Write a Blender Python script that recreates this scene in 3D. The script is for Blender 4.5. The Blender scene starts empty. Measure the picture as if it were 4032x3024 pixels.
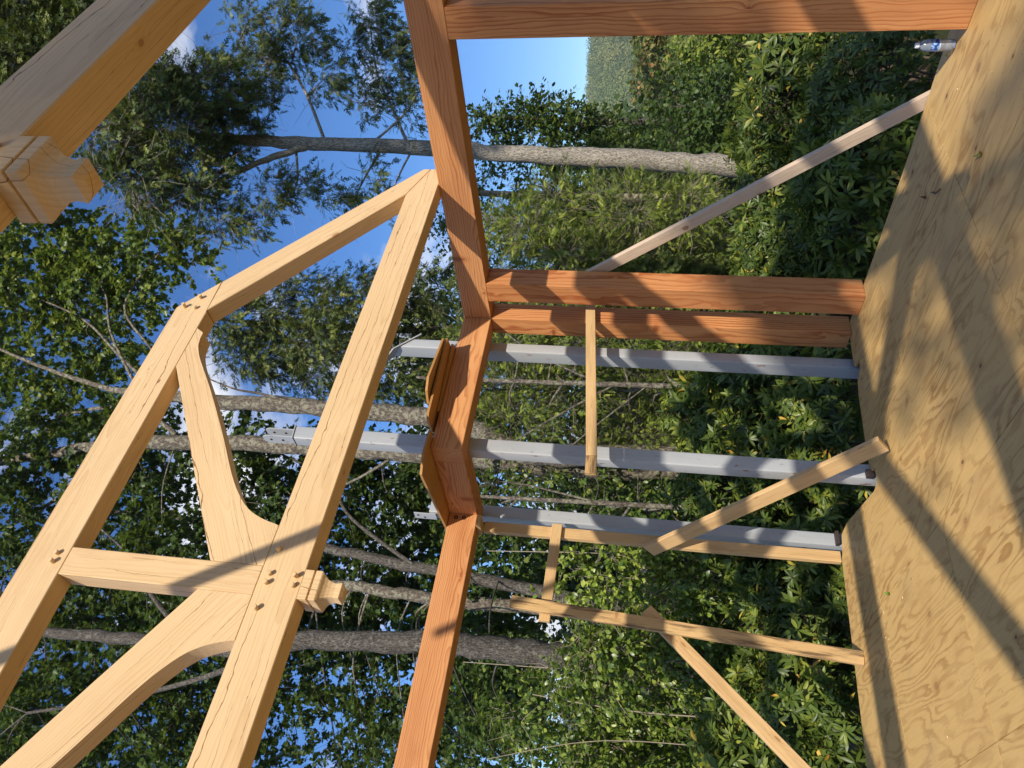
import bpy, bmesh, math, random
import numpy as np
from mathutils import Vector, Matrix

random.seed(7)
RNG = np.random.default_rng(11)
SC = bpy.context.scene
COL = SC.collection

# ------------------------------------------------------------------ camera
CAM_Z = 1.686
F_PX = 2915.6                                     # focal length in pixels of the 4032 px wide frame
R_CAM = np.array([[0.14188, 0.08666, -0.98608],   # image right (the phone was held sideways)
                  [-0.76540, 0.64131, -0.05377],  # image down
                  [0.62772, 0.76238, 0.15731]])   # forward
cam_data = bpy.data.cameras.new('camera')
cam = bpy.data.objects.new('camera', cam_data)
COL.objects.link(cam)
cam_data.sensor_width = 36.0
cam_data.lens = F_PX / 4032 * 36.0
cam_data.clip_start = 0.05
cam_data.clip_end = 3000
mw = Matrix.Identity(4)
for i in range(3):
    mw[i][0] = R_CAM[0][i]; mw[i][1] = -R_CAM[1][i]; mw[i][2] = -R_CAM[2][i]
mw[2][3] = CAM_Z
cam.matrix_world = mw
SC.camera = cam

# ------------------------------------------------------------------ light
SUN_TO = Vector((-0.80, -1.29, 1.0)).normalized()          # towards the sun
SUN_EL = math.asin(SUN_TO.z)
SUN_ROT = math.atan2(SUN_TO.x, SUN_TO.y)
sd = bpy.data.lights.new('sun', 'SUN')
sd.energy = 5.0
sd.angle = math.radians(0.6)
sd.color = (1.0, 0.915, 0.79)
sun = bpy.data.objects.new('sun', sd)
COL.objects.link(sun)
sun.rotation_euler = SUN_TO.to_track_quat('Z', 'Y').to_euler()
sun.location = (-8, -13, 12)

world = bpy.data.worlds.new('World')
SC.world = world
world.use_nodes = True
nt = world.node_tree
nt.nodes.clear()
def wn(t, **k):
    n = nt.nodes.new(t)
    for a, b in k.items(): setattr(n, a, b)
    return n
sky = wn('ShaderNodeTexSky', sky_type='NISHITA', sun_disc=False)
sky.sun_elevation = SUN_EL
sky.sun_rotation = SUN_ROT
sky.altitude = 600
sky.air_density = 1.0
sky.dust_density = 0.05
sky.ozone_density = 2.2
tc = wn('ShaderNodeTexCoord')
mp = wn('ShaderNodeMapping'); mp.inputs['Scale'].default_value = (1.0, 1.0, 1.9)
nz = wn('ShaderNodeTexNoise'); nz.inputs['Scale'].default_value = 3.4; nz.inputs['Detail'].default_value = 7; nz.inputs['Roughness'].default_value = 0.55
cr = wn('ShaderNodeValToRGB')
cr.color_ramp.elements[0].position = 0.52; cr.color_ramp.elements[1].position = 0.66
mx = wn('ShaderNodeMix', data_type='RGBA')
mx.inputs['B'].default_value = (9.0, 9.2, 9.6, 1)
hs = wn('ShaderNodeHueSaturation'); hs.inputs['Saturation'].default_value = 1.22; hs.inputs['Value'].default_value = 1.25
bg = wn('ShaderNodeBackground'); bg.inputs['Strength'].default_value = 0.092
wo = wn('ShaderNodeOutputWorld')
nt.links.new(tc.outputs['Generated'], mp.inputs['Vector'])
nt.links.new(mp.outputs['Vector'], nz.inputs['Vector'])
nt.links.new(nz.outputs['Fac'], cr.inputs['Fac'])
nt.links.new(cr.outputs['Color'], mx.inputs['Factor'])
nt.links.new(sky.outputs['Color'], hs.inputs['Color'])
tn = wn('ShaderNodeMix', data_type='RGBA', blend_type='MULTIPLY'); tn.inputs['Factor'].default_value = 1.0; tn.inputs['B'].default_value = (0.74, 0.94, 1.20, 1)
nt.links.new(hs.outputs['Color'], tn.inputs['A'])
nt.links.new(tn.outputs['Result'], mx.inputs['A'])
nt.links.new(mx.outputs['Result'], bg.inputs['Color'])
nt.links.new(bg.outputs['Background'], wo.inputs['Surface'])

SC.view_settings.view_transform = 'Standard'
SC.view_settings.look = 'None'
SC.view_settings.exposure = 0.28
SC.view_settings.gamma = 1.0
SC.view_settings.use_curve_mapping = False

# ------------------------------------------------------------------ helpers
def ray(x, y):
    """direction through a point of the 2212 px wide view of the photo, unit depth along the optical axis"""
    k = 4032 / 2212.0
    v = np.array([(x * k - 2016) / F_PX, (y * k - 1512) / F_PX, 1.0])
    return R_CAM.T @ v
def at(x, y, depth):
    d = ray(x, y) * depth
    return Vector((d[0], d[1], d[2] + CAM_Z))

def tag(o, label=None, cat=None, group=None, kind=None):
    if label: o['label'] = label
    if cat: o['category'] = cat
    if group: o['group'] = group
    if kind: o['kind'] = kind
    return o
def empty(name, loc=(0, 0, 0)):
    o = bpy.data.objects.new(name, None)
    o.empty_display_size = 0.1
    o.location = loc
    COL.objects.link(o)
    return o
def link(name, me, mat=None, parent=None, loc=None):
    o = bpy.data.objects.new(name, me)
    COL.objects.link(o)
    if mat and not me.materials: me.materials.append(mat)
    if parent is not None:
        o.parent = parent
        o.matrix_parent_inverse = Matrix.Translation(-Vector(parent.location))
    return o
def copy_thing(o):
    c = o.copy(); COL.objects.link(c)
    for ch in list(o.children):
        d = ch.copy(); COL.objects.link(d); d.parent = c
        for g in list(ch.children):
            e = g.copy(); COL.objects.link(e); e.parent = d
    return c

# ------------------------------------------------------------------ materials
class NT:
    def __init__(self, name):
        self.m = bpy.data.materials.new(name); self.m.use_nodes = True
        self.t = self.m.node_tree; self.t.nodes.clear()
        self.out = self.t.nodes.new('ShaderNodeOutputMaterial')
    def n(self, t, **k):
        n = self.t.nodes.new(t)
        for a, b in k.items(): setattr(n, a, b)
        return n
    def l(self, a, b): self.t.links.new(a, b)
    def val(self, s, x):
        if hasattr(x, 'links'): self.l(x, s)
        else: s.default_value = x
    def math(self, op, a, b=0.0, clamp=False):
        n = self.n('ShaderNodeMath', operation=op, use_clamp=clamp)
        self.val(n.inputs[0], a); self.val(n.inputs[1], b)
        return n.outputs[0]
    def noise(self, vec, scale, detail=3, rough=0.5, dist=0.0):
        n = self.n('ShaderNodeTexNoise')
        self.l(vec, n.inputs['Vector'])
        n.inputs['Scale'].default_value = scale; n.inputs['Detail'].default_value = detail
        n.inputs['Roughness'].default_value = rough; n.inputs['Distortion'].default_value = dist
        return n.outputs['Fac']
    def xyz(self, x, y, z):
        n = self.n('ShaderNodeCombineXYZ')
        self.val(n.inputs[0], x); self.val(n.inputs[1], y); self.val(n.inputs[2], z)
        return n.outputs[0]
    def sep(self, v):
        n = self.n('ShaderNodeSeparateXYZ'); self.l(v, n.inputs[0]); return n.outputs
    def ramp(self, fac, stops, interp='LINEAR'):
        n = self.n('ShaderNodeValToRGB')
        cr = n.color_ramp; cr.interpolation = interp
        while len(cr.elements) < len(stops): cr.elements.new(0.5)
        for e, (p, c) in zip(cr.elements, stops):
            e.position = p; e.color = (c[0], c[1], c[2], 1) if hasattr(c, '__len__') else (c, c, c, 1)
        self.l(fac, n.inputs['Fac'])
        return n.outputs['Color']
    def mix(self, f, a, b, mode='MIX'):
        n = self.n('ShaderNodeMix', data_type='RGBA', blend_type=mode)
        self.val(n.inputs['Factor'], f)
        for s, x in ((n.inputs['A'], a), (n.inputs['B'], b)):
            if hasattr(x, 'links'): self.l(x, s)
            else: s.default_value = (x[0], x[1], x[2], 1)
        return n.outputs['Result']
    def smooth(self, x, lo, hi):
        n = self.n('ShaderNodeMapRange', interpolation_type='SMOOTHSTEP')
        self.val(n.inputs['Value'], x)
        n.inputs['From Min'].default_value = lo; n.inputs['From Max'].default_value = hi
        return n.outputs['Result']
    def attr(self, name):
        return self.n('ShaderNodeAttribute', attribute_name=name)
    def bsdf(self, color, rough=0.6, spec=0.4, bump=None, bstr=0.2, bdist=0.01, **k):
        p = self.n('ShaderNodeBsdfPrincipled')
        if hasattr(color, 'links'): self.l(color, p.inputs['Base Color'])
        else: p.inputs['Base Color'].default_value = (*color, 1)
        self.val(p.inputs['Roughness'], rough)
        p.inputs['Specular IOR Level'].default_value = spec
        for a, b in k.items(): self.val(p.inputs[a.replace('_', ' ')], b)
        if bump is not None:
            b = self.n('ShaderNodeBump'); b.inputs['Strength'].default_value = bstr; b.inputs['Distance'].default_value = bdist
            self.l(bump, b.inputs['Height']); self.l(b.outputs[0], p.inputs['Normal'])
        return p.outputs[0]
    def done(self, sh):
        self.l(sh, self.out.inputs['Surface']); return self.m

def wood(name, light, dark, knotcol, ring=55.0, ringmix=0.6, crack=0.0, knots=0.4, weather=0.0, rough=0.62, warp=0.010, wdcol=(0.10, 0.06, 0.03)):
    """solid sawn timber: growth rings round a pith, knots on rays from the pith, drying checks"""
    s = NT(name)
    v = s.attr('wc').outputs['Vector']
    x, y, z = s.sep(v)
    r = s.math('SQRT', s.math('ADD', s.math('MULTIPLY', y, y), s.math('MULTIPLY', z, z)))
    th = s.math('ARCTAN2', z, y)
    # knots
    kv = s.xyz(s.math('MULTIPLY', x, 2.4), s.math('MULTIPLY', th, 0.30), 0.0)
    vo = s.n('ShaderNodeTexVoronoi', voronoi_dimensions='2D'); s.l(kv, vo.inputs['Vector']); vo.inputs['Scale'].default_value = 1.0
    vo.inputs['Randomness'].default_value = 0.85
    kd = vo.outputs['Distance']
    kr = s.sep(vo.outputs['Color'])[0]
    ksel = s.math('LESS_THAN', kr, knots)
    ksize = s.math('ADD', 0.022, s.math('MULTIPLY', s.sep(vo.outputs['Color'])[1], 0.050))
    kn = s.math('DIVIDE', kd, ksize)                       # 1 at knot edge
    kcore = s.math('MULTIPLY', s.math('SUBTRACT', 1.0, s.smooth(kn, 0.75, 1.1)), ksel)
    kbend = s.math('MULTIPLY', s.math('POWER', 2.718, s.math('MULTIPLY', kn, -0.55)), ksel)
    # rings
    stv = s.xyz(s.math('MULTIPLY', x, 1.3), s.math('MULTIPLY', y, 5.0), s.math('MULTIPLY', z, 5.0))
    n1 = s.noise(stv, 1.0, 3, 0.55)
    n2 = s.noise(s.xyz(s.math('MULTIPLY', x, 6.0), s.math('MULTIPLY', y, 30.0), s.math('MULTIPLY', z, 30.0)), 1.0, 2)
    rr = s.math('ADD', r, s.math('MULTIPLY', s.math('SUBTRACT', n1, 0.5), warp * 8))
    rr = s.math('ADD', rr, s.math('MULTIPLY', s.math('SUBTRACT', n2, 0.5), warp * 0.5))
    rr = s.math('ADD', rr, s.math('MULTIPLY', kbend, 0.035))
    ph = s.math('FRACT', s.math('MULTIPLY', rr, ring))
    late = s.ramp(ph, [(0.0, 0.0), (0.45, 0.12), (0.82, 0.85), (0.93, 1.0), (1.0, 0.0)])
    rv = s.noise(s.xyz(s.math('MULTIPLY', rr, 40.0), 0.0, s.math('MULTIPLY', x, 0.4)), 1.0, 1)
    lm = s.math('MULTIPLY', late, s.math('MULTIPLY', s.math('ADD', 0.35, s.math('MULTIPLY', s.smooth(rv, 0.30, 0.68), 0.65)), ringmix), True)
    fib = s.noise(s.xyz(s.math('MULTIPLY', x, 5.0), s.math('MULTIPLY', y, 420.0), s.math('MULTIPLY', z, 420.0)), 1.0, 2)
    big = s.noise(s.xyz(s.math('MULTIPLY', x, 0.9), s.math('MULTIPLY', y, 7.0), s.math('MULTIPLY', z, 7.0)), 1.0, 2)
    c = s.mix(lm, light, dark)
    c = s.mix(s.math('MULTIPLY', s.smooth(big, 0.35, 0.75), 0.30), c, dark)
    c = s.mix(s.math('MULTIPLY', s.smooth(fib, 0.3, 0.8), 0.18), c, [q * 0.55 for q in dark])
    if weather > 0:
        wv = s.noise(s.xyz(s.math('MULTIPLY', x, 2.2), s.math('MULTIPLY', y, 24.0), s.math('MULTIPLY', z, 24.0)), 1.0, 5, 0.65)
        wm = s.math('MULTIPLY', s.smooth(wv, 0.46, 0.64), weather)
        c = s.mix(wm, c, wdcol)
    halo = s.math('MULTIPLY', s.math('SUBTRACT', 1.0, s.smooth(kn, 0.8, 2.6)), s.math('MULTIPLY', ksel, 0.45))
    c = s.mix(halo, c, dark)
    kring = s.math('FRACT', s.math('MULTIPLY', kn, 2.6))
    c = s.mix(s.math('MULTIPLY', kcore, s.math('ADD', 0.55, s.math('MULTIPLY', kring, 0.4))), c, knotcol)
    oi = s.n('ShaderNodeObjectInfo').outputs['Random']
    c = s.mix(s.math('MULTIPLY', oi, 0.22), c, dark)
    blot = s.noise(s.xyz(s.math('MULTIPLY', x, 2.0), s.math('MULTIPLY', y, 5.0), s.math('MULTIPLY', z, 5.0)), 1.0, 5, 0.65)
    c = s.mix(s.math('MULTIPLY', s.smooth(blot, 0.50, 0.75), 0.22), c, [q * 0.8 for q in dark])
    h = s.math('MULTIPLY', late, 0.3)
    if crack > 0:
        wob = s.noise(s.xyz(s.math('MULTIPLY', x, 1.1), s.math('MULTIPLY', th, 0.7), 0.0), 1.0, 5, 0.62)
        q = s.math('ADD', s.math('MULTIPLY', th, 3.0), s.math('MULTIPLY', wob, 2.2))
        q = s.math('ADD', q, s.math('MULTIPLY', kbend, 0.5))
        cell = s.math('FLOOR', q)
        gv = s.noise(s.xyz(s.math('MULTIPLY', x, 0.9), s.math('MULTIPLY', cell, 7.31), 3.0), 1.0, 2, 0.5)
        gate = s.smooth(gv, 0.43, 0.58)
        wdt = s.math('MULTIPLY', gate, 0.026)
        line = s.math('LESS_THAN', s.math('ABSOLUTE', s.math('SUBTRACT', s.math('FRACT', q), 0.5)), wdt)
        cm = s.math('MULTIPLY', line, crack)
        c = s.mix(cm, c, (0.20, 0.095, 0.036))
        h = s.math('SUBTRACT', h, s.math('MULTIPLY', cm, 3.0))
    return s.done(s.bsdf(c, rough, 0.25, h, 0.25, 0.0015))

M = {}
M['fir'] = wood('fir_timber', (0.63, 0.295, 0.110), (0.34, 0.090, 0.024), (0.20, 0.06, 0.022), ring=42, ringmix=1.0, crack=0.25, knots=0.30, warp=0.013)
M['fir_b'] = wood('fir_timber_fine', (0.68, 0.345, 0.140), (0.37, 0.115, 0.034), (0.27, 0.085, 0.030), ring=64, ringmix=0.95, crack=0.2, knots=0.45, warp=0.012)
M['pine'] = wood('pine_timber', (0.74, 0.535, 0.300), (0.56, 0.350, 0.160), (0.32, 0.16, 0.065), ring=75, ringmix=0.58, crack=0.85, knots=0.24, rough=0.55)
M['stud'] = wood('stud_lumber', (0.64, 0.44, 0.215), (0.47, 0.27, 0.105), (0.22, 0.11, 0.045), ring=60, ringmix=0.6, knots=0.5, weather=0.32, wdcol=(0.26, 0.15, 0.065))
M['stud_old'] = wood('stud_lumber_weathered', (0.60, 0.40, 0.18), (0.42, 0.235, 0.09), (0.2, 0.1, 0.05), ring=70, ringmix=0.5, knots=0.4, weather=0.9)
M['stud_grey'] = wood('stud_lumber_grey', (0.58, 0.45, 0.33), (0.40, 0.28, 0.18), (0.17, 0.085, 0.045), ring=75, ringmix=0.45, knots=0.6, weather=0.15)
M['ply_side'] = wood('plywood_offcut', (0.50, 0.27, 0.085), (0.34, 0.16, 0.045), (0.2, 0.09, 0.03), ring=35, ringmix=0.5, knots=0.2)
M['endply'] = None

def ply_material():
    s = NT('plywood_floor')
    v = s.attr('wc').outputs['Vector']
    x, y, z = s.sep(v)
    # rotary-cut veneer: contour lines of a slow height field stretched along the grain (y)
    big = s.noise(s.xyz(s.math('MULTIPLY', x, 3.6), s.math('MULTIPLY', y, 0.95), z), 1.0, 2, 0.45, 0.3)
    med = s.noise(s.xyz(s.math('MULTIPLY', x, 14.0), s.math('MULTIPLY', y, 2.6), z), 1.0, 3, 0.55, 0.2)
    fine = s.noise(s.xyz(s.math('MULTIPLY', x, 60.0), s.math('MULTIPLY', y, 8.0), z), 1.0, 2, 0.5)
    hgt = s.math('ADD', s.math('MULTIPLY', big, 13.0), s.math('ADD', s.math('MULTIPLY', med, 2.2), s.math('MULTIPLY', fine, 0.40)))
    ph = s.math('FRACT', hgt)
    band = s.ramp(ph, [(0.0, 0.15), (0.45, 0.05), (0.66, 0.75), (0.86, 1.0), (0.95, 0.2), (1.0, 0.15)])
    gate = s.smooth(s.noise(s.xyz(s.math('MULTIPLY', x, 4.0), s.math('MULTIPLY', y, 1.4), s.math('ADD', z, 9.0)), 1.0, 2), 0.30, 0.72)
    c = s.mix(s.math('MULTIPLY', band, s.math('ADD', 0.20, s.math('MULTIPLY', gate, 0.58))), (0.60, 0.395, 0.150), (0.29, 0.145, 0.040))
    fib = s.noise(s.xyz(s.math('MULTIPLY', x, 260.0), s.math('MULTIPLY', y, 5.0), z), 1.0, 2)
    c = s.mix(s.math('MULTIPLY', s.smooth(fib, 0.35, 0.8), 0.22), c, (0.22, 0.115, 0.042))
    red = s.smooth(s.noise(s.xyz(s.math('MULTIPLY', x, 3.0), s.math('MULTIPLY', y, 1.8), s.math('ADD', z, 4.0)), 1.0, 4, 0.6), 0.52, 0.72)
    c = s.mix(s.math('MULTIPLY', red, 0.28), c, (0.33, 0.155, 0.050))
    # grey traffic scuffs
    sc = s.smooth(s.noise(s.xyz(s.math('MULTIPLY', x, 2.0), s.math('MULTIPLY', y, 2.6), s.math('ADD', z, 17.0)), 1.0, 6, 0.68), 0.55, 0.75)
    c = s.mix(s.math('MULTIPLY', sc, 0.25), c, (0.26, 0.20, 0.13))
    # small knots
    kv = s.n('ShaderNodeTexVoronoi', voronoi_dimensions='2D')
    s.l(s.xyz(s.math('MULTIPLY', x, 3.4), s.math('MULTIPLY', y, 2.4), 0.0), kv.inputs['Vector']); kv.inputs['Scale'].default_value = 1.0
    ks = s.sep(kv.outputs['Color'])
    sel = s.math('LESS_THAN', ks[0], 0.55)
    ksz = s.math('ADD', 0.012, s.math('MULTIPLY', ks[1], 0.055))
    kn = s.math('DIVIDE', kv.outputs['Distance'], ksz)
    core = s.math('MULTIPLY', s.math('SUBTRACT', 1.0, s.smooth(kn, 0.55, 1.1)), sel)
    halo = s.math('MULTIPLY', s.math('SUBTRACT', 1.0, s.smooth(kn, 0.9, 3.4)), s.math('MULTIPLY', sel, 0.35))
    c = s.mix(halo, c, (0.30, 0.14, 0.045))
    big_k = s.math('GREATER_THAN', ks[1], 0.62)
    ringm = s.math('SUBTRACT', 1.0, s.smooth(s.math('ABSOLUTE', s.math('SUBTRACT', kn, 0.85)), 0.05, 0.22))
    kcol = s.mix(s.math('MULTIPLY', big_k, s.math('SUBTRACT', 1.0, ringm)), (0.08, 0.04, 0.02), (0.33, 0.19, 0.075))
    c = s.mix(s.math('MULTIPLY', core, 0.8), c, kcol)
    # nail heads and specks
    sp = s.n('ShaderNodeTexVoronoi', voronoi_dimensions='2D'); s.l(s.xyz(x, y, 0.0), sp.inputs['Vector']); sp.inputs['Scale'].default_value = 9.0
    spm = s.math('MULTIPLY', s.math('LESS_THAN', sp.outputs['Distance'], 0.032), s.math('LESS_THAN', s.sep(sp.outputs['Color'])[2], 0.42))
    c = s.mix(s.math('MULTIPLY', spm, 0.65), c, (0.07, 0.05, 0.035))
    return s.done(s.bsdf(c, 0.55, 0.3, s.math('ADD', s.math('MULTIPLY', band, 0.4), fib), 0.15, 0.001))
M['ply'] = ply_material()

def simple(name, col, rough=0.6, spec=0.4, var=0.0, scale=20.0, col2=None, **k):
    s = NT(name)
    if var > 0:
        t = s.n('ShaderNodeTexCoord').outputs['Object']
        n = s.noise(t, scale, 5, 0.6)
        c = s.mix(s.math('MULTIPLY', s.smooth(n, 0.4, 0.7), var), col, col2 or [q * 0.5 for q in col])
    else: c = col
    return s.done(s.bsdf(c, rough, spec, **k))

def steel():
    s = NT('grey_primed_steel')
    t = s.n('ShaderNodeTexCoord').outputs['Object']
    x, y, z = s.sep(t)
    streak = s.noise(s.xyz(s.math('MULTIPLY', x, 14.0), s.math('MULTIPLY', y, 14.0), s.math('MULTIPLY', z, 1.5)), 1.0, 4, 0.6)
    c = s.mix(s.math('MULTIPLY', s.smooth(streak, 0.35, 0.75), 0.45), (0.37, 0.385, 0.395), (0.29, 0.305, 0.315))
    sc = s.noise(s.xyz(s.math('MULTIPLY', x, 16.0), s.math('MULTIPLY', y, 16.0), s.math('MULTIPLY', z, 6.0)), 1.0, 5, 0.65)
    c = s.mix(s.smooth(sc, 0.655, 0.685), c, (0.20, 0.095, 0.055))
    sc2 = s.noise(s.xyz(s.math('MULTIPLY', x, 50.0), s.math('MULTIPLY', y, 50.0), s.math('MULTIPLY', z, 14.0)), 1.0, 3, 0.6)
    c = s.mix(s.math('MULTIPLY', s.smooth(sc2, 0.66, 0.70), 0.6), c, (0.12, 0.12, 0.12))
    return s.done(s.bsdf(c, 0.42, 0.45, streak, 0.05, 0.002))
M['steel'] = steel()
M['rust'] = simple('near_black_brown', (0.05, 0.035, 0.03), 0.7, 0.4)  # near-black brown for the blocks at the column feet
M['bolt'] = simple('bolt_metal', (0.30, 0.28, 0.26), 0.35, 0.5, Metallic=0.9)
M['hole'] = simple('bored_hole', (0.05, 0.018, 0.008), 0.9, 0.1)
M['subfloor'] = simple('subfloor_framing', (0.10, 0.065, 0.035), 0.8, 0.2)

def leaf_mat(name, stops, trans=0.30, rough=0.42, spec=0.5, tcol=(0.30, 0.42, 0.05), gain=1.35):
    s = NT(name)
    t = s.attr('tint').outputs['Fac']
    c = s.ramp(t, [(p, [min(0.6, q * gain) for q in cc]) for p, cc in stops])
    oi = s.n('ShaderNodeObjectInfo').outputs['Random']
    hs = s.n('ShaderNodeHueSaturation'); s.l(c, hs.inputs['Color'])
    s.l(s.math('ADD', 0.85, s.math('MULTIPLY', oi, 0.3)), hs.inputs['Value'])
    c = hs.outputs['Color']
    p = s.bsdf(c, rough, spec)
    tr = s.n('ShaderNodeBsdfTranslucent')
    s.l(s.mix(0.5, c, tcol), tr.inputs['Color'])
    m = s.n('ShaderNodeMixShader'); m.inputs[0].default_value = trans
    s.l(p, m.inputs[1]); s.l(tr.outputs[0], m.inputs[2])
    return s.done(m.outputs[0])
M['rhodo'] = leaf_mat('rhododendron_leaf', [(0.0, (0.022, 0.036, 0.007)), (0.5, (0.054, 0.080, 0.012)), (0.88, (0.135, 0.150, 0.022)), (0.94, (0.26, 0.21, 0.030)), (1.0, (0.40, 0.19, 0.03))], 0.20, 0.42, 0.36, gain=1.75)
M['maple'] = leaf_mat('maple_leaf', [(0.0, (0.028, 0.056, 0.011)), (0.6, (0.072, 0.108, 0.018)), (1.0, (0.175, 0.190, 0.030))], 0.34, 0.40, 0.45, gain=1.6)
M['maple_d'] = leaf_mat('maple_leaf_deep_shaded', [(0.0, (0.020, 0.040, 0.009)), (0.7, (0.052, 0.082, 0.016)), (1.0, (0.115, 0.140, 0.024))], 0.28, 0.45, 0.32, gain=1.5)  # darker copy of the maple leaf, canopy shade mixed into its green
M['conifer'] = leaf_mat('hemlock_needles', [(0.0, (0.020, 0.036, 0.010)), (0.6, (0.064, 0.088, 0.018)), (1.0, (0.185, 0.190, 0.050))], 0.18, 0.5, 0.3, gain=1.5)
M['juniper'] = leaf_mat('light_hemlock_needles', [(0.0, (0.034, 0.060, 0.010)), (0.6, (0.130, 0.165, 0.024)), (1.0, (0.30, 0.33, 0.06))], 0.28, 0.5, 0.3, gain=1.6)
M['vine'] = leaf_mat('vine_leaf', [(0.0, (0.036, 0.070, 0.011)), (0.6, (0.120, 0.168, 0.024)), (1.0, (0.28, 0.32, 0.06))], 0.34, 0.36, 0.5, gain=1.6)
M['scrub'] = leaf_mat('scrub_leaf', [(0.0, (0.050, 0.080, 0.020)), (0.55, (0.105, 0.135, 0.035)), (0.85, (0.20, 0.17, 0.055)), (1.0, (0.30, 0.17, 0.06))], 0.28, 0.5, 0.3)
M['hillwood'] = leaf_mat('hillside_leaf', [(0.0, (0.060, 0.090, 0.030)), (0.6, (0.115, 0.150, 0.045)), (1.0, (0.22, 0.22, 0.07))], 0.2, 0.6, 0.2, gain=1.6)
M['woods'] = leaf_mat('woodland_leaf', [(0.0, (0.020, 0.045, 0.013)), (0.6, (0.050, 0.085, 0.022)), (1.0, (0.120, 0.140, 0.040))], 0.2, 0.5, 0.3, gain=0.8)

def bark(name, base, dark, lichen, lmix=0.6, lo=0.48):
    s = NT(name)
    t = s.n('ShaderNodeTexCoord').outputs['Object']
    x, y, z = s.sep(t)
    fv = s.xyz(s.math('MULTIPLY', x, 60.0), s.math('MULTIPLY', y, 60.0), s.math('MULTIPLY', z, 16.0))
    n1 = s.noise(fv, 1.0, 5, 0.65, 0.6)
    c = s.mix(s.smooth(n1, 0.38, 0.62), dark, base)
    n2 = s.noise(t, 14.0, 6, 0.7)
    c = s.mix(s.math('MULTIPLY', s.smooth(n2, lo, lo + 0.12), lmix), c, lichen)
    n3 = s.noise(t, 55.0, 2, 0.5)
    c = s.mix(s.math('MULTIPLY', s.smooth(n3, 0.55, 0.75), 0.5), c, [q * 0.45 for q in dark])
    return s.done(s.bsdf(c, 0.9, 0.15, s.math('ADD', n1, s.math('MULTIPLY', n3, 0.4)), 0.9, 0.03))
M['bark_grey'] = bark('grey_bark', (0.52, 0.465, 0.38), (0.16, 0.135, 0.11), (0.34, 0.32, 0.25), 0.4, 0.55)
M['bark_lichen'] = bark('lichen_bark', (0.20, 0.165, 0.13), (0.075, 0.055, 0.045), (0.36, 0.35, 0.25), 0.7, 0.47)
M['bark_dark'] = bark('dark_bark', (0.15, 0.13, 0.11), (0.045, 0.038, 0.032), (0.26, 0.26, 0.22), 0.6, 0.52)
M['twig'] = simple('pale_twig', (0.32, 0.27, 0.20), 0.9, 0.1)
M['twig_d'] = simple('brown_twig', (0.10, 0.075, 0.055), 0.9, 0.1)

def ground_mat():
    s = NT('leaf_litter_ground')
    t = s.n('ShaderNodeTexCoord').outputs['Object']
    n = s.noise(t, 1.4, 8, 0.7)
    n2 = s.noise(t, 18.0, 4, 0.7)
    c = s.mix(s.smooth(n, 0.35, 0.65), (0.055, 0.045, 0.028), (0.045, 0.060, 0.022))
    c = s.mix(s.math('MULTIPLY', s.smooth(n2, 0.55, 0.7), 0.6), c, (0.17, 0.125, 0.075))
    return s.done(s.bsdf(c, 0.95, 0.1, n2, 0.6, 0.05))
M['ground'] = ground_mat()

# ------------------------------------------------------------------ timber building
def finish_timber(bm, name, gdir, mat, parent=None, bevel=0.004, pith=None, seed=None):
    """bevels, adds the wood coordinate attribute (x along the grain) and links"""
    if bevel > 0:
        bmesh.ops.bevel(bm, geom=list(bm.edges), offset=bevel, segments=1, affect='EDGES', profile=0.5)
    bmesh.ops.recalc_face_normals(bm, faces=bm.faces)
    me = bpy.data.meshes.new(name); bm.to_mesh(me); bm.free()
    g = Vector(gdir).normalized()
    a = Vector((0, 0, 1)) if abs(g.z) < 0.9 else Vector((1, 0, 0))
    s1 = g.cross(a).normalized(); s2 = g.cross(s1).normalized()
    n = len(me.vertices)
    co = np.empty(n * 3, 'f'); me.vertices.foreach_get('co', co); co = co.reshape(-1, 3)
    A = np.array([g, s1, s2]).T
    wc = co @ A
    cen = (wc.min(0) + wc.max(0)) / 2
    rs = np.random.default_rng(seed if seed is not None else abs(hash_s(name + str(cen[0])[:5] + str(cen[1])[:5])))
    off = rs.uniform(-1, 1, 3)
    if pith is None: pith = (rs.uniform(-0.05, 0.05), rs.uniform(-0.05, 0.05))
    wc[:, 1] += pith[0] - cen[1]; wc[:, 2] += pith[1] - cen[2]; wc[:, 0] += off[0] * 20
    at_ = me.attributes.new('wc', 'FLOAT_VECTOR', 'POINT'); at_.data.foreach_set('vector', wc.astype('f').ravel())
    return link(name, me, mat, parent)
def hash_s(s):
    h = 2166136261
    for c in s: h = ((h ^ ord(c)) * 16777619) & 0xffffffff
    return h
def bm_box(bm, lo, hi):
    v = [bm.verts.new((x, y, z)) for x in (lo[0], hi[0]) for y in (lo[1], hi[1]) for z in (lo[2], hi[2])]
    for f in ((0, 1, 3, 2), (4, 6, 7, 5), (0, 4, 5, 1), (2, 3, 7, 6), (0, 2, 6, 4), (1, 5, 7, 3)):
        bm.faces.new([v[i] for i in f])
def box_timber(name, lo, hi, gdir, mat, parent=None, **k):
    bm = bmesh.new(); bm_box(bm, lo, hi)
    return finish_timber(bm, name, gdir, mat, parent, **k)
def prism_xz(name, poly, y0, y1, gdir, mat, parent=None, **k):
    bm = bmesh.new()
    a = [bm.verts.new((x, y0, z)) for x, z in poly]; b = [bm.verts.new((x, y1, z)) for x, z in poly]
    bm.faces.new(a); bm.faces.new(b[::-1])
    n = len(poly)
    for i in range(n): bm.faces.new((a[i], b[i], b[(i + 1) % n], a[(i + 1) % n]))
    return finish_timber(bm, name, gdir, mat, parent, **k)
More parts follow.
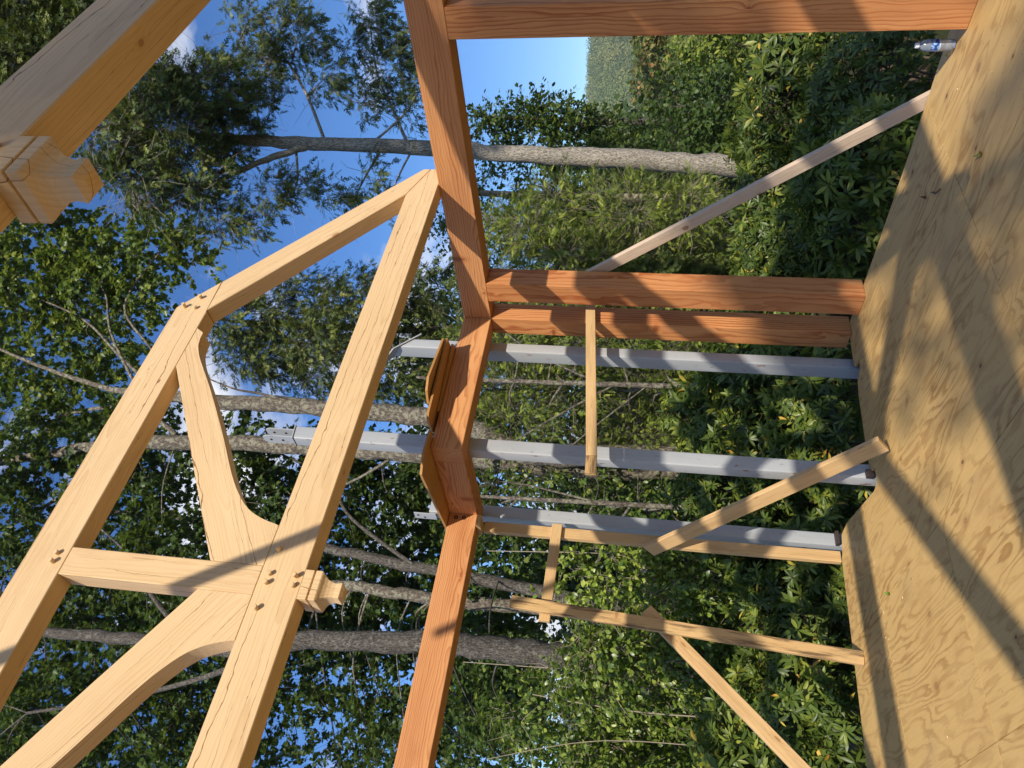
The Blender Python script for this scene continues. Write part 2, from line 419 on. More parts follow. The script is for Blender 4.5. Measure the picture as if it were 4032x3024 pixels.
def board(name, p0, p1, width, thick, wdir, mat, parent=None, **k):
    """a sawn board from p0 to p1 (centre line), wide face spanning wdir"""
    p0, p1 = Vector(p0), Vector(p1)
    d = (p1 - p0).normalized(); w = Vector(wdir); w = (w - d * w.dot(d)).normalized(); t = d.cross(w).normalized()
    bm = bmesh.new()
    v = [bm.verts.new(p + w * (width / 2 * a) + t * (thick / 2 * b)) for p in (p0, p1) for a in (-1, 1) for b in (-1, 1)]
    for f in ((0, 1, 3, 2), (4, 6, 7, 5), (0, 4, 5, 1), (2, 3, 7, 6), (0, 2, 6, 4), (1, 5, 7, 3)):
        bm.faces.new([v[i] for i in f])
    return finish_timber(bm, name, d, mat, parent, bevel=k.pop('bevel', 0.003), **k)

# ------------------------------------------------------------------ ground and hill
def ground_h(x, y):
    d = (x + y) * 0.7071
    h = -1.55 - 0.05 * np.clip(d - 8, 0, 60) - 0.10 * np.clip((x - y) * 0.7 - 1, 0, 40) * np.clip(d / 10, 0, 1)
    return h + 0.25 * np.sin(x * 0.31 + 1) * np.cos(y * 0.27)
def make_ground():
    r = np.concatenate([np.linspace(0, 60, 41), np.geomspace(66, 1250, 20)])
    na = 72
    vs, fs = [], []
    for ri in r:
        for a in range(na):
            t = 2 * math.pi * a / na
            vs.append((ri * math.cos(t), ri * math.sin(t), float(ground_h(min(ri, 60) * math.cos(t), min(ri, 60) * math.sin(t)))))
    for i in range(len(r) - 1):
        for a in range(na):
            b = (a + 1) % na
            fs.append((i * na + a, (i + 1) * na + a, (i + 1) * na + b, i * na + b))
    me = bpy.data.meshes.new('ground'); me.from_pydata(vs, [], fs); me.update()
    for p in me.polygons: p.use_smooth = True
    tag(link('ground', me, M['ground']), kind='structure')
make_ground()

# ------------------------------------------------------------------ floor of plywood sheets
FLOOR = [(-2.4, -2.2), (4.56, -2.2), (4.55, 1.2), (4.542, 2.14), (4.50, 2.53), (4.470, 3.0), (4.434, 3.71), (4.43, 4.42), (4.207, 4.455),
         (4.035, 4.468), (4.004, 4.342), (3.936, 4.36), (3.890, 4.452), (3.775, 4.492), (3.369, 4.536), (3.125, 4.556), (3.115, 4.462), (2.998, 4.464),
         (2.972, 4.545), (3.095, 5.202), (3.085, 5.37), (2.985, 5.40), (2.90, 5.452), (2.739, 5.464), (1.468, 5.582), (-2.4, 5.94)]
def make_floor():
    bm = bmesh.new()
    bm.faces.new([bm.verts.new((x, y, 0)) for x, y in FLOOR])
    xs = [-1.07, 0.04, 1.15, 2.265, 3.38]; ys = [-0.9, 0.25, 1.40, 2.555, 3.705, 4.80]
    for ax, vals in ((0, xs), (1, ys)):
        for q in vals:
            co = [0, 0, 0]; co[ax] = q; no = [0, 0, 0]; no[ax] = 1
            bmesh.ops.bisect_plane(bm, geom=bm.verts[:] + bm.edges[:] + bm.faces[:], plane_co=co, plane_no=no)
    out = bmesh.new(); wcs = []
    for f in bm.faces:
        c = f.calc_center_median(); o = np.array([random.uniform(-9, 9), random.uniform(-9, 9), random.uniform(0, 50)])
        pts = []
        for v in f.verts:
            p = v.co.copy()
            for ax, vals in ((0, xs), (1, ys)):
                for q in vals:
                    if abs(p[ax] - q) < 1e-4: p[ax] += math.copysign(0.0024, c[ax] - q)
            pts.append(p)
        top = [out.verts.new(p) for p in pts]; bot = [out.verts.new(p - Vector((0, 0, 0.019))) for p in pts]
        out.faces.new(top)
        n = len(pts)
        for i in range(n): out.faces.new((top[i], bot[i], bot[(i + 1) % n], top[(i + 1) % n]))
        wcs += [(p.x + o[0], p.y + o[1], o[2]) for p in pts] * 2
    bmesh.ops.recalc_face_normals(out, faces=out.faces)
    me = bpy.data.meshes.new('floor'); out.to_mesh(me)
    # to_mesh keeps creation order of verts
    a = me.attributes.new('wc', 'FLOAT_VECTOR', 'POINT'); a.data.foreach_set('vector', np.array(wcs, 'f').ravel())
    tag(link('floor', me, M['ply']), kind='structure')
    # framing under the sheets
    bm2 = bmesh.new()
    inset = [(x, y) for x, y in FLOOR]
    cx, cy = 1.5, 2.0
    pts = [(cx + (x - cx) * 0.994, cy + (y - cy) * 0.994) for x, y in inset]
    a = [bm2.verts.new((x, y, -0.022)) for x, y in pts]; b = [bm2.verts.new((x, y, -0.28)) for x, y in pts]
    bm2.faces.new(a); bm2.faces.new(b[::-1])
    for i in range(len(pts)): bm2.faces.new((a[i], b[i], b[(i + 1) % len(pts)], a[(i + 1) % len(pts)]))
    bmesh.ops.recalc_face_normals(bm2, faces=bm2.faces)
    me2 = bpy.data.meshes.new('floor_framing'); bm2.to_mesh(me2)
    tag(link('floor_framing', me2, M['subfloor']), kind='structure')
make_floor()

# ------------------------------------------------------------------ fir posts and plate beams
ZB, ZT = 2.868, 3.103
PL = 'fir plate beams on the posts'
def plate(lo, hi, g, label, mat, **k):
    o = box_timber('plate_beam', lo, hi, g, mat, **k)
    return tag(o, label, 'beam', PL)
plate((4.305, -1.7, ZB), (4.488, 4.375, ZT), (0, 1, 0), 'long orange fir beam carrying the ends of both trusses, on the post beside the bottle', M['fir_b'], pith=(0.02, -0.12))
plate((2.961, 4.377, ZB), (4.492, 4.553, ZT), (1, 0, 0), 'sunlit orange fir beam between the corner post and the middle steel column, plywood stacked on it', M['fir_b'], pith=(0.1, -0.10))
plate((2.961, 4.555, ZB), (3.132, 5.319, ZT), (0, 1, 0), 'shortest orange fir beam, under the single overhanging plywood board', M['fir_b'], pith=(0.02, 0.06))
dbeam = plate((-2.4, 5.321, ZB), (3.132, 5.508, ZT), (1, 0, 0), 'orange fir beam with two bolt holes at its end, running out of view over the bare studs', M['fir_b'], pith=(-0.06, -0.10))
def disc(bm, c, n, r, depth, seg=20):
    n = Vector(n).normalized()
    m = Matrix.Translation(Vector(c)) @ n.to_track_quat('Z', 'Y').to_matrix().to_4x4()
    bmesh.ops.create_cone(bm, cap_ends=True, segments=seg, radius1=r, radius2=r, depth=depth, matrix=m)
def bm_link(name, bm, mat, parent=None, smooth=False):
    bmesh.ops.recalc_face_normals(bm, faces=bm.faces)
    me = bpy.data.meshes.new(name); bm.to_mesh(me); bm.free()
    if smooth:
        for p in me.polygons: p.use_smooth = True
    return link(name, me, mat, parent)
for z in (3.043, 2.976):
    bm = bmesh.new(); disc(bm, (2.926, 5.320, z), (0, -1, 0), 0.017, 0.006)
    h = bm_link('bolt_hole', bm, M['hole'], dbeam)
    bm = bmesh.new(); disc(bm, (2.923, 5.317, z - 0.002), (0, -1, 0), 0.009, 0.008, 6)
    bm_link('bolt', bm, M['bolt'], h)
# left beam, out of the picture, carries the other truss ends
plate((-1.95, -1.7, ZB), (-1.77, 5.319, ZT), (0, 1, 0), 'fir beam outside the view carrying the far ends of the trusses', M['fir_b'])
PG = 'fir posts under the plate beams'
def post(lo, hi, label, **k):
    return tag(box_timber('timber_post', lo, hi, (0, 0, 1), M['fir'], **k), label, 'post', PG)
post((4.305, 1.836, 0.001), (4.492, 2.026, ZB - .001), 'orange fir post with bold oval grain standing next to the water bottle', pith=(0.03, -0.10), seed=5)
post((4.305, 3.986, 0.001), (4.494, 4.180, ZB - .001), 'orange fir post that the grey diagonal brace leans behind, one step from the corner post', pith=(-0.05, 0.06), seed=12)
post((4.305, 4.377, 0.001), (4.490, 4.553, ZB - .001), 'orange fir corner post where two beams meet, with a rail nailed to it', pith=(0.07, 0.09), seed=23)
post((-1.95, 1.80, 0.001), (-1.77, 1.98, ZB - .001), 'orange fir post outside the view holding up the middle of the far beam')
post((-1.95, 5.325, 0.001), (-1.77, 5.50, ZB - .001), 'orange fir post outside the view where the bolted beam ends')

# ------------------------------------------------------------------ trusses
S0 = 1.435
XC = 0.888
def tz(x, z): return (x * S0, z * S0 + CAM_Z)
def mir(poly): return [(2 * XC - x, z) for x, z in poly][::-1]
def curve(pts, k=4):
    """Catmull-Rom through pts"""
    P = [Vector(p) for p in pts]; out = []
    for i in range(len(P) - 1):
        a, b, c, d = P[max(i - 1, 0)], P[i], P[i + 1], P[min(i + 2, len(P) - 1)]
        for j in range(k):
            t = j / k
            out.append(tuple(0.5 * ((2 * b) + (c - a) * t + (2 * a - 5 * b + 4 * c - d) * t * t + (3 * b - a - 3 * c + d) * t ** 3)))
    out.append(tuple(P[-1])); return out
BR_LOW = [(1.964, 1.8224), (1.939, 1.784)] + curve([(1.939, 1.784), (1.882, 1.780), (1.830, 1.757), (1.782, 1.727), (1.680, 1.652), (1.558, 1.567), (1.415, 1.473), (1.268, 1.381), (1.190, 1.322), (1.135, 1.265), (1.102, 1.200), (1.084, 1.1333)], 3)[1:]
BR_UP = [(0.937, 1.1333), (0.937, 1.3205), (1.262, 1.522), (1.750, 1.8224)]
TIE = [(3.129, 0.9875), (3.129, 1.052), (2.915, 1.1333), (2 * XC - 2.915, 1.1333), (2 * XC - 3.129, 1.052), (2 * XC - 3.129, 0.9875)]
CHORD = [(2.080, 1.9747), (2.253, 1.830), (2.069, 1.829), (2.063, 1.8224), (2 * XC - 2.063, 1.8224), (2 * XC - 2.069, 1.829), (2 * XC - 2.253, 1.830), (2 * XC - 2.080, 1.9747)]
STRUT = [(3.1285, 1.054), (3.1285, 1.090), (2.2525, 1.828), (2.0700, 1.827), (2.9155, 1.1345)]
PEGS = [(.908, 1.862), (.877, 1.861), (.995, 1.101), (.910, 1.101), (.879, 1.101), (.910, 1.012), (.878, 1.011), (.794, 1.103), (2.083, 1.933), (2.078, 1.881), (2.142, 1.883)]
def pendant_bm(y0, w):
    """turned-square drop: collar, groove, block, ogee and small tip"""
    bm = bmesh.new()
    x0, x1 = XC * S0 - w / 2, XC * S0 + w / 2
    cx, cy, h = XC * S0, y0 + w / 2, w / 2
    zt = 0.9875 * S0 + CAM_Z - 0.0005
    prof = [(0, h), (0.043, h), (0.044, h - 0.010), (0.051, h - 0.010), (0.052, h), (0.082, h), (0.088, h * 0.93), (0.098, h * 0.76), (0.112, h * 0.61), (0.128, h * 0.52), (0.146, h * 0.475), (0.150, h * 0.475), (0.176, h * 0.53), (0.190, h * 0.30), (0.193, 0.002)]
    rings = [[bm.verts.new((cx + a * r, cy + b * r, zt - d)) for a, b in ((-1, -1), (1, -1), (1, 1), (-1, 1))] for d, r in prof]
    bm.faces.new(rings[0]); bm.faces.new(rings[-1][::-1])
    for A, B in zip(rings, rings[1:]):
        for i in range(4): bm.faces.new((A[i], B[i], B[(i + 1) % 4], A[(i + 1) % 4]))
    return bm
def make_truss(y0, label):
    D = 0.1205
    root = tag(empty('timber_truss', (XC * S0, y0, ZT)), label, 'truss', 'pine roof trusses')
    P = M['pine']
    prism_xz('tie_beam', [tz(*q) for q in TIE], y0, y0 + D, (1, 0, 0), P, root, pith=(0.03, -0.06), seed=41)
    prism_xz('top_chord', [tz(*q) for q in CHORD], y0, y0 + D, (1, 0, 0), P, root, pith=(-0.02, 0.05), seed=52)
    prism_xz('strut', [tz(*q) for q in STRUT], y0, y0 + D, (-0.77, 0, 0.64), P, root, seed=3)
    prism_xz('strut', [tz(*q) for q in mir(STRUT)], y0, y0 + D, (0.77, 0, 0.64), P, root, seed=4)
    kp = [(0.839, 1.1338), (0.937, 1.1338), (0.937, 1.8219), (0.839, 1.8219)]
    prism_xz('king_post', [tz(*q) for q in kp], y0, y0 + D, (0, 0, 1), P, root, seed=65)
    br = [(x, z - (0.0005 if z > 1.8 else -0.0005 if z < 1.134 else 0)) for x, z in (BR_UP + BR_LOW)]
    br = [(x + (0.0005 if abs(x - .937) < 1e-6 else 0), z) for x, z in br]
    prism_xz('brace', [tz(*q) for q in br], y0, y0 + D - 0.012, (0.85, 0, 0.52), P, root, bevel=0.0025, seed=6)
    prism_xz('brace', [tz(*q) for q in mir(br)], y0, y0 + D - 0.012, (-0.85, 0, 0.52), P, root, bevel=0.0025, seed=7)
    finish_timber(pendant_bm(y0 - 0.004, 0.1405), 'pendant', (0, 0, 1), P, root, bevel=0.0015, pith=(0.10, 0.04), seed=8)
    pg = PEGS + [(2 * XC - x, z) for x, z in PEGS if x > 1.2]
    for i, (x, z) in enumerate(pg):
        bm = bmesh.new(); X, Z = tz(x, z)
        L = 0.022 + 0.006 * ((i * 7) % 3)
        disc(bm, (X, y0 - L / 2, Z), (0.1 * math.sin(i), -1, 0.1 * math.cos(i)), 0.0115, L, 10)
        finish_timber(bm, 'peg', (0, 1, 0), P, root, bevel=0.002, seed=i)
    return root
make_truss(2.125 * S0, 'pale pine truss seen whole, with curved braces, pegs and carved drop pendant')
make_truss(0.5835 * S0, 'pale pine truss close overhead in shade, only its tie beam and pendant showing')
make_truss(-0.950 * S0, 'pale pine truss behind the viewer resting on the same long beam')

# ------------------------------------------------------------------ steel columns
def tube(bm, x0, x1, y0, y1, z0, ztop, r=0.012, seg=4):
    """rectangular hollow section with rounded corners; ztop(x, y) gives the cut at the head"""
    pts = []
    for (cx, cy, a0) in ((x1 - r, y1 - r, 0), (x0 + r, y1 - r, 90), (x0 + r, y0 + r, 180), (x1 - r, y0 + r, 270)):
        for i in range(seg + 1):
            a = math.radians(a0 + 90 * i / seg); pts.append((cx + r * math.cos(a), cy + r * math.sin(a)))
    b = [bm.verts.new((x, y, z0)) for x, y in pts]; t = [bm.verts.new((x, y, ztop(x, y))) for x, y in pts]
    n = len(pts); bm.faces.new(b[::-1]); bm.faces.new(t)
    for i in range(n): bm.faces.new((b[i], b[(i + 1) % n], t[(i + 1) % n], t[i]))
def plate_mesh(poly3, normal, thick, holes=()):
    bm = bmesh.new(); n = Vector(normal).normalized() * thick
    a = [bm.verts.new(Vector(p)) for p in poly3]; b = [bm.verts.new(Vector(p) + n) for p in poly3]
    bm.faces.new(a); bm.faces.new(b[::-1])
    for i in range(len(a)): bm.faces.new((a[i], b[i], b[(i + 1) % len(a)], a[(i + 1) % len(a)]))
    return bm
def column(x0, x1, y0, y1, ztop, label):
    root = tag(empty('steel_column', ((x0 + x1) / 2, (y0 + y1) / 2, -1.6)), label, 'column', 'grey steel columns')
    bm = bmesh.new(); tube(bm, x0, x1, y0, y1, -1.6, ztop)
    o = bm_link('tube', bm, M['steel'], root)
    for p in o.data.polygons: p.use_smooth = len(p.vertices) == 4
    o.data.set_sharp_from_angle(angle=math.radians(35))
    return root
def holes(parent, pts, n, r=0.009):
    for c in pts:
        bm = bmesh.new(); disc(bm, c, n, r, 0.016, 12); bm_link('bolt_hole', bm, M['hole'], parent)
# column one, sloping head plate with a bent bracket
zt1 = lambda x, y: 3.655 - 1.12 * (x - 4.104) + 0.62 * (y - 4.56)
c1 = column(4.104, 4.203, 4.560, 4.695, zt1, 'grey steel column next to the fir corner post, ending in a sloping bracket plate')
def on1(x, y, d=0.003): return (x, y, zt1(x, y) + d)
hp = bm_link('head_plate', plate_mesh([on1(4.245, 4.545), on1(4.06, 4.545), on1(4.04, 4.72), on1(4.225, 4.72)], (0.75, -0.4, 0.55), 0.010), M['steel'], c1)
br1 = bm_link('bracket', plate_mesh([on1(4.085, 4.70), on1(4.03, 4.60), (3.93, 4.66, 3.86), (3.91, 4.72, 3.93), (3.95, 4.78, 3.92), (4.03, 4.80, 3.84)], (-0.5, -0.75, 0.1), 0.010), M['steel'], c1)
holes(br1, [(3.965, 4.715, 3.865), (3.99, 4.735, 3.815)], (-0.55, -0.8, 0.1), 0.010)
# column two, slit head with twin fins
zt2 = lambda x, y: 4.275 + 0.10 * (x - 3.086)
c2 = column(3.086, 3.203, 4.560, 4.668, zt2, 'tallest grey steel column, topped by two drilled fin plates, diagonal board at its foot')
cap = bm_link('head_plate', plate_mesh([(3.080, 4.552, 4.279), (3.209, 4.552, 4.292), (3.209, 4.676, 4.292), (3.080, 4.676, 4.279)], (0, 0, 1), 0.008), M['steel'], c2)
for xf in (3.094, 3.163):
    f = bm_link('fin', plate_mesh([(xf, 4.566, 4.29), (xf, 4.566, 4.51), (xf, 4.585, 4.545), (xf, 4.640, 4.545), (xf, 4.660, 4.51), (xf, 4.660, 4.29)], (1, 0, 0), 0.010), M['steel'], c2)
    holes(f, [(xf + 0.005, 4.613, 4.38), (xf + 0.005, 4.613, 4.48)], (1, 0, 0), 0.010)
# column three, low head plate with two holes
zt3 = lambda x, y: 3.34
c3 = column(3.070, 3.182, 5.520, 5.632, zt3, 'grey steel column beside the upright stud, rust streaks near its top')
h3 = bm_link('head_plate', plate_mesh([(3.060, 5.53, 3.28), (3.060, 5.53, 3.475), (3.060, 5.62, 3.475), (3.060, 5.62, 3.28)], (-1, 0, 0), 0.008), M['steel'], c3)
holes(h3, [(3.056, 5.56, 3.44), (3.056, 5.59, 3.385)], (1, 0, 0), 0.009)
bm = bmesh.new(); bm_box(bm, (3.075, 4.520, -0.012), (3.130, 4.556, 0.035)); bm_link('base_block', bm, M['rust'], c2)  # near-black block at the column foot
bm = bmesh.new(); bm_box(bm, (3.064, 5.470, -0.012), (3.175, 5.518, 0.012)); bm_link('base_block', bm, M['rust'], c3)

# ------------------------------------------------------------------ loose lumber
LB = 'temporary framing lumber'
def lumber(name, label, cat, *a, **k):
    return tag(board(name, *a, **k), label, cat, LB)
lumber('rail', 'horizontal wooden rail nailed across the corner post and two steel columns', 'rail',
       (2.955, 4.339, 1.926), (4.47, 4.339, 2.047), 0.078, 0.036, (0, 0, 1), M['stud'])
lumber('rail', 'short wooden block spliced on the end of the rail past the tallest steel column', 'block',
       (2.812, 4.345, 1.922), (2.953, 4.345, 1.926), 0.078, 0.036, (0, 0, 1), M['stud_old'])
lumber('stud', 'upright wooden stud standing against the rust streaked steel column', 'stud',
       (2.941, 5.478, 0.001), (2.941, 5.478, 2.824), 0.091, 0.050, (1, 0, 0), M['stud'])
lumber('wood_block', 'small wooden block wedged under the bolted beam at the stud top', 'block',
       (2.903, 5.28, 2.845), (2.903, 5.46, 2.845), 0.085, 0.038, (1, 0, 0), M['stud'])
lumber('rail', 'short wooden rail between the upright stud and the leaning weathered stud', 'rail',
       (2.165, 5.420, 2.228), (3.000, 5.436, 2.215), 0.084, 0.034, (0, 0, 1), M['stud'])
lumber('stud', 'weathered stained stud leaning a little, its top end free in the air', 'stud',
       (2.092, 5.300, 0.002), (2.283, 5.390, 2.500), 0.094, 0.036, (1, 0, 0), M['stud_old'])
lumber('brace', 'sunlit diagonal board sloping from the weathered stud to the bottom edge of the picture', 'brace',
       (2.345, 5.44, 1.475), (0.98, 5.43, 0.045), 0.098, 0.038, (0, 0, 1), M['stud'])
lumber('brace', 'wide diagonal board from the floor by the tallest column up to the stud', 'brace',
       (3.030, 4.075, 0.062), (2.815, 5.385, 1.470), 0.125, 0.038, (0, 0, 1), M['stud'])
lumber('brace', 'greyish knotty diagonal brace against the rhododendrons behind the two post pair', 'brace',
       (4.525, 2.30, -0.36), (4.525, 4.16, 2.20), 0.092, 0.038, (0, 0.8, -0.6), M['stud_grey'])

lumber('brace', 'unseen board added above the close truss to cast a shadow on the whole one', 'brace',
       (0.36, 0.925, 4.53), (-0.78, 0.925, 6.42), 0.070, 0.038, (1, 0, 0), M['stud'])  # out of view, added so its shadow band falls on the whole truss

# plywood offcuts resting on the beams
def offcut(poly, z, tilt, label):
    bm = bmesh.new()
    cz = lambda x, y: z + tilt[0] * (x - poly[0][0]) + tilt[1] * (y - poly[0][1])
    a = [bm.verts.new((x, y, cz(x, y))) for x, y in poly]; b = [bm.verts.new((x, y, cz(x, y) + 0.018)) for x, y in poly]
    bm.faces.new(a[::-1]); bm.faces.new(b); n = len(poly)
    for i in range(n): bm.faces.new((a[i], a[(i + 1) % n], b[(i + 1) % n], b[i]))
    o = finish_timber(bm, 'plywood_offcut', (1, 0.1, 0), M['ply_side'], bevel=0.0008, pith=(0.3, 0.1))
    return tag(o, label, 'plywood', 'plywood offcuts left on the beams')
offcut([(3.92, 4.295), (3.30, 4.375), (3.30, 4.62), (4.05, 4.62)], 3.106, (0, 0), 'plywood offcut lying lowest on the beam beside the corner post')
offcut([(3.88, 4.19), (3.15, 4.222), (3.118, 4.26), (3.128, 4.42), (3.24, 4.60), (3.98, 4.60)], 3.128, (0, 0), 'plywood offcut with a clipped corner lying in the middle of the stack')
offcut([(3.86, 4.17), (3.40, 4.095), (3.31, 4.15), (3.28, 4.27), (3.60, 4.56), (3.90, 4.54)], 3.150, (-0.02, 0.02), 'six sided plywood offcut on top of the stack on the sunlit beam')
offcut([(2.845, 4.285), (2.712, 4.358), (2.716, 4.42), (2.845, 5.425), (2.905, 5.46), (3.060, 5.20), (3.060, 4.70), (3.06, 4.30)], 3.106, (0, 0), 'single plywood board overhanging the shortest beam')

# ------------------------------------------------------------------ water bottle
def lathe(prof, seg=28):
    bm = bmesh.new(); rings = []
    for r, z in prof:
        rings.append([bm.verts.new((r * math.cos(2 * math.pi * i / seg), r * math.sin(2 * math.pi * i / seg), z)) for i in range(seg)])
    for A, B in zip(rings, rings[1:]):
        for i in range(seg): bm.faces.new((A[i], A[(i + 1) % seg], B[(i + 1) % seg], B[i]))
    if prof[0][0] > 1e-4: bm.faces.new(rings[0][::-1])
    if prof[-1][0] > 1e-4: bm.faces.new(rings[-1])
    return bm
def bottle():
    s = NT('clear_plastic')
    fr = s.n('ShaderNodeFresnel'); fr.inputs['IOR'].default_value = 1.45
    t = s.n('ShaderNodeTexCoord').outputs['Object']
    b = s.n('ShaderNodeBump'); b.inputs['Strength'].default_value = 0.6; b.inputs['Distance'].default_value = 0.004
    s.l(s.noise(t, 55.0, 3, 0.6), b.inputs['Height'])
    gl = s.n('ShaderNodeBsdfGlossy'); gl.inputs['Roughness'].default_value = 0.10; s.l(b.outputs[0], gl.inputs['Normal']); s.l(b.outputs[0], fr.inputs['Normal'])
    gl.inputs['Color'].default_value = (1, 1, 1, 1)
    df = s.n('ShaderNodeBsdfDiffuse'); df.inputs['Color'].default_value = (0.75, 0.82, 0.9, 1)
    tr = s.n('ShaderNodeBsdfTransparent'); tr.inputs['Color'].default_value = (0.93, 0.95, 0.97, 1)
    m0 = s.n('ShaderNodeMixShader'); m0.inputs[0].default_value = 0.22; s.l(tr.outputs[0], m0.inputs[1]); s.l(df.outputs[0], m0.inputs[2])
    m1 = s.n('ShaderNodeMixShader'); s.l(s.math('ADD', s.math('MULTIPLY', fr.outputs[0], 1.0), 0.06), m1.inputs[0]); s.l(m0.outputs[0], m1.inputs[1]); s.l(gl.outputs[0], m1.inputs[2])
    mat = s.done(m1.outputs[0])
    root = tag(empty('water_bottle', (4.395, 2.152, 0.0015)), 'clear plastic water bottle with blue label and white cap standing at the floor edge', 'bottle')
    z0 = 0.0015
    prof = [(0.004, 0.006), (0.020, 0.0), (0.0285, 0.004), (0.0325, 0.014), (0.0325, 0.050), (0.0310, 0.054), (0.0325, 0.058), (0.0325, 0.074), (0.0312, 0.078), (0.0325, 0.082), (0.0325, 0.135), (0.0315, 0.150), (0.0270, 0.165), (0.0185, 0.176), (0.0125, 0.181), (0.0125, 0.186)]
    def place(bm): bmesh.ops.translate(bm, verts=bm.verts, vec=(4.395, 2.152, z0)); return bm
    body = bm_link('body', place(lathe(prof)), mat, root, True)
    bm_link('cap', place(lathe([(0.0145, 0.1855), (0.0150, 0.187), (0.0150, 0.203), (0.0140, 0.205), (0.002, 0.2055)])), simple('white_cap', (0.82, 0.84, 0.86), 0.4), root, True)
    s = NT('bottle_label')
    t = s.n('ShaderNodeTexCoord').outputs['Object']
    x, y, z = s.sep(t)
    ang = s.math('ARCTAN2', s.math('SUBTRACT', y, 2.152), s.math('SUBTRACT', x, 4.395))
    n = s.noise(s.xyz(s.math('MULTIPLY', ang, 2.2), s.math('MULTIPLY', z, 55.0), 0.0), 1.0, 2, 0.5, 0.6)
    c = s.mix(s.smooth(n, 0.50, 0.56), (0.012, 0.07, 0.30), (0.30, 0.48, 0.75))
    band = s.math('GREATER_THAN', z, 0.088 + z0)
    c = s.mix(band, (0.50, 0.56, 0.66), c)
    lab = s.done(s.bsdf(c, 0.35, 0.5))
    bm_link('label', place(lathe([(0.0329, 0.080), (0.0330, 0.081), (0.0330, 0.126), (0.0329, 0.127)])), lab, root, True)
bottle()

# ------------------------------------------------------------------ small litter on the floor
def litter():
    def leaf(name, c, ang, L, W, mat, label, cat, curl=0.01):
        bm = bmesh.new(); n = 6
        A, B, C = [], [], []
        for i in range(n + 1):
            t = i / n; w = W * math.sin(math.pi * min(max(t, 0.03), 0.97)) * 0.5; z = 0.003 + curl * (t - 0.5) ** 2 * 4
            u = (t - 0.5) * L
            for lst, o, dz in ((A, -w, 0.004), (B, 0, 0), (C, w, 0.004)):
                lst.append(bm.verts.new((c[0] + u * math.cos(ang) - o * math.sin(ang), c[1] + u * math.sin(ang) + o * math.cos(ang), z + dz)))
        for i in range(n):
            bm.faces.new((A[i], B[i], B[i + 1], A[i + 1])); bm.faces.new((B[i], C[i], C[i + 1], B[i + 1]))
        tag(bm_link(name, bm, mat, smooth=True), label, cat)
    green = simple('fallen_green_leaf', (0.16, 0.24, 0.03), 0.5)
    brown = simple('fallen_brown_leaf', (0.12, 0.055, 0.02), 0.7)
    olive = simple('fallen_olive_leaf', (0.17, 0.15, 0.03), 0.7)
    yel = simple('fallen_yellow_leaf', (0.45, 0.30, 0.08), 0.7)
    leaf('fallen_leaf', (2.262, 4.627), 1.0, 0.085, 0.024, green, 'bright green fallen leaf lying on the sunlit plywood', 'leaf')
    leaf('fallen_leaf', (3.981, 2.873), 0.5, 0.075, 0.018, brown, 'dark brown curled leaf lying on shaded plywood beside a twig', 'leaf', 0.02)
    leaf('fallen_leaf', (3.564, 2.307), 0.9, 0.070, 0.026, olive, 'olive curled leaf lying alone on the plywood', 'leaf', 0.025)
    leaf('fallen_leaf', (4.425, 2.225), 0.4, 0.030, 0.016, yel, 'tiny yellow leaf at the foot of the water bottle', 'leaf')
    # twig
    bm = bmesh.new()
    pts = [(3.93, 2.80), (3.905, 2.78), (3.885, 2.775), (3.86, 2.745), (3.845, 2.715)]
    for a, b in zip(pts, pts[1:]):
        d = Vector((b[0] - a[0], b[1] - a[1], 0)); m = Matrix.Translation(((a[0] + b[0]) / 2, (a[1] + b[1]) / 2, 0.005)) @ d.to_track_quat('Z', 'Y').to_matrix().to_4x4()
        bmesh.ops.create_cone(bm, cap_ends=True, segments=6, radius1=0.004, radius2=0.003, depth=d.length * 1.1, matrix=m)
    tag(bm_link('twig', bm, M['twig_d']), 'short crooked dark twig on the shaded plywood', 'twig')
    bm = bmesh.new(); d = Vector((0.02, 0.10, 0)); m = Matrix.Translation((3.687, 4.294, 0.004)) @ d.to_track_quat('Z', 'Y').to_matrix().to_4x4()
    bmesh.ops.create_cone(bm, cap_ends=True, segments=6, radius1=0.003, radius2=0.003, depth=0.10, matrix=m)
    tag(bm_link('wood_sliver', bm, M['twig']), 'thin pale wood sliver on the plywood near the second steel column gap', 'sliver')
    pale = simple('wood_chip', (0.62, 0.46, 0.26), 0.8)
    rr = random.Random(4)
    spots = [(3.765, 2.862), (3.817, 2.009), (2.142, 4.415), (2.30, 4.83), (2.24, 4.795), (2.20, 4.77), (2.05, 4.81), (2.02, 4.76), (1.95, 4.87), (1.62, 4.80), (1.88, 4.74), (4.13, 2.27), (1.30, 4.2), (2.55, 4.77)]
    for i, (x, y) in enumerate(spots):
        bm = bmesh.new(); bmesh.ops.create_icosphere(bm, subdivisions=1, radius=0.5)
        q = Matrix.Translation((x, y, 0.004)) @ Matrix.Rotation(rr.uniform(0, 3), 4, 'Z') @ Matrix.Diagonal((rr.uniform(.010, .022), rr.uniform(.006, .012), 0.006, 1))
        bmesh.ops.transform(bm, matrix=q, verts=bm.verts)
        tag(bm_link('wood_chip', bm, pale), 'tiny pale wood chip scattered on the plywood floor', 'wood chip', 'pale wood chips on the floor')
litter()

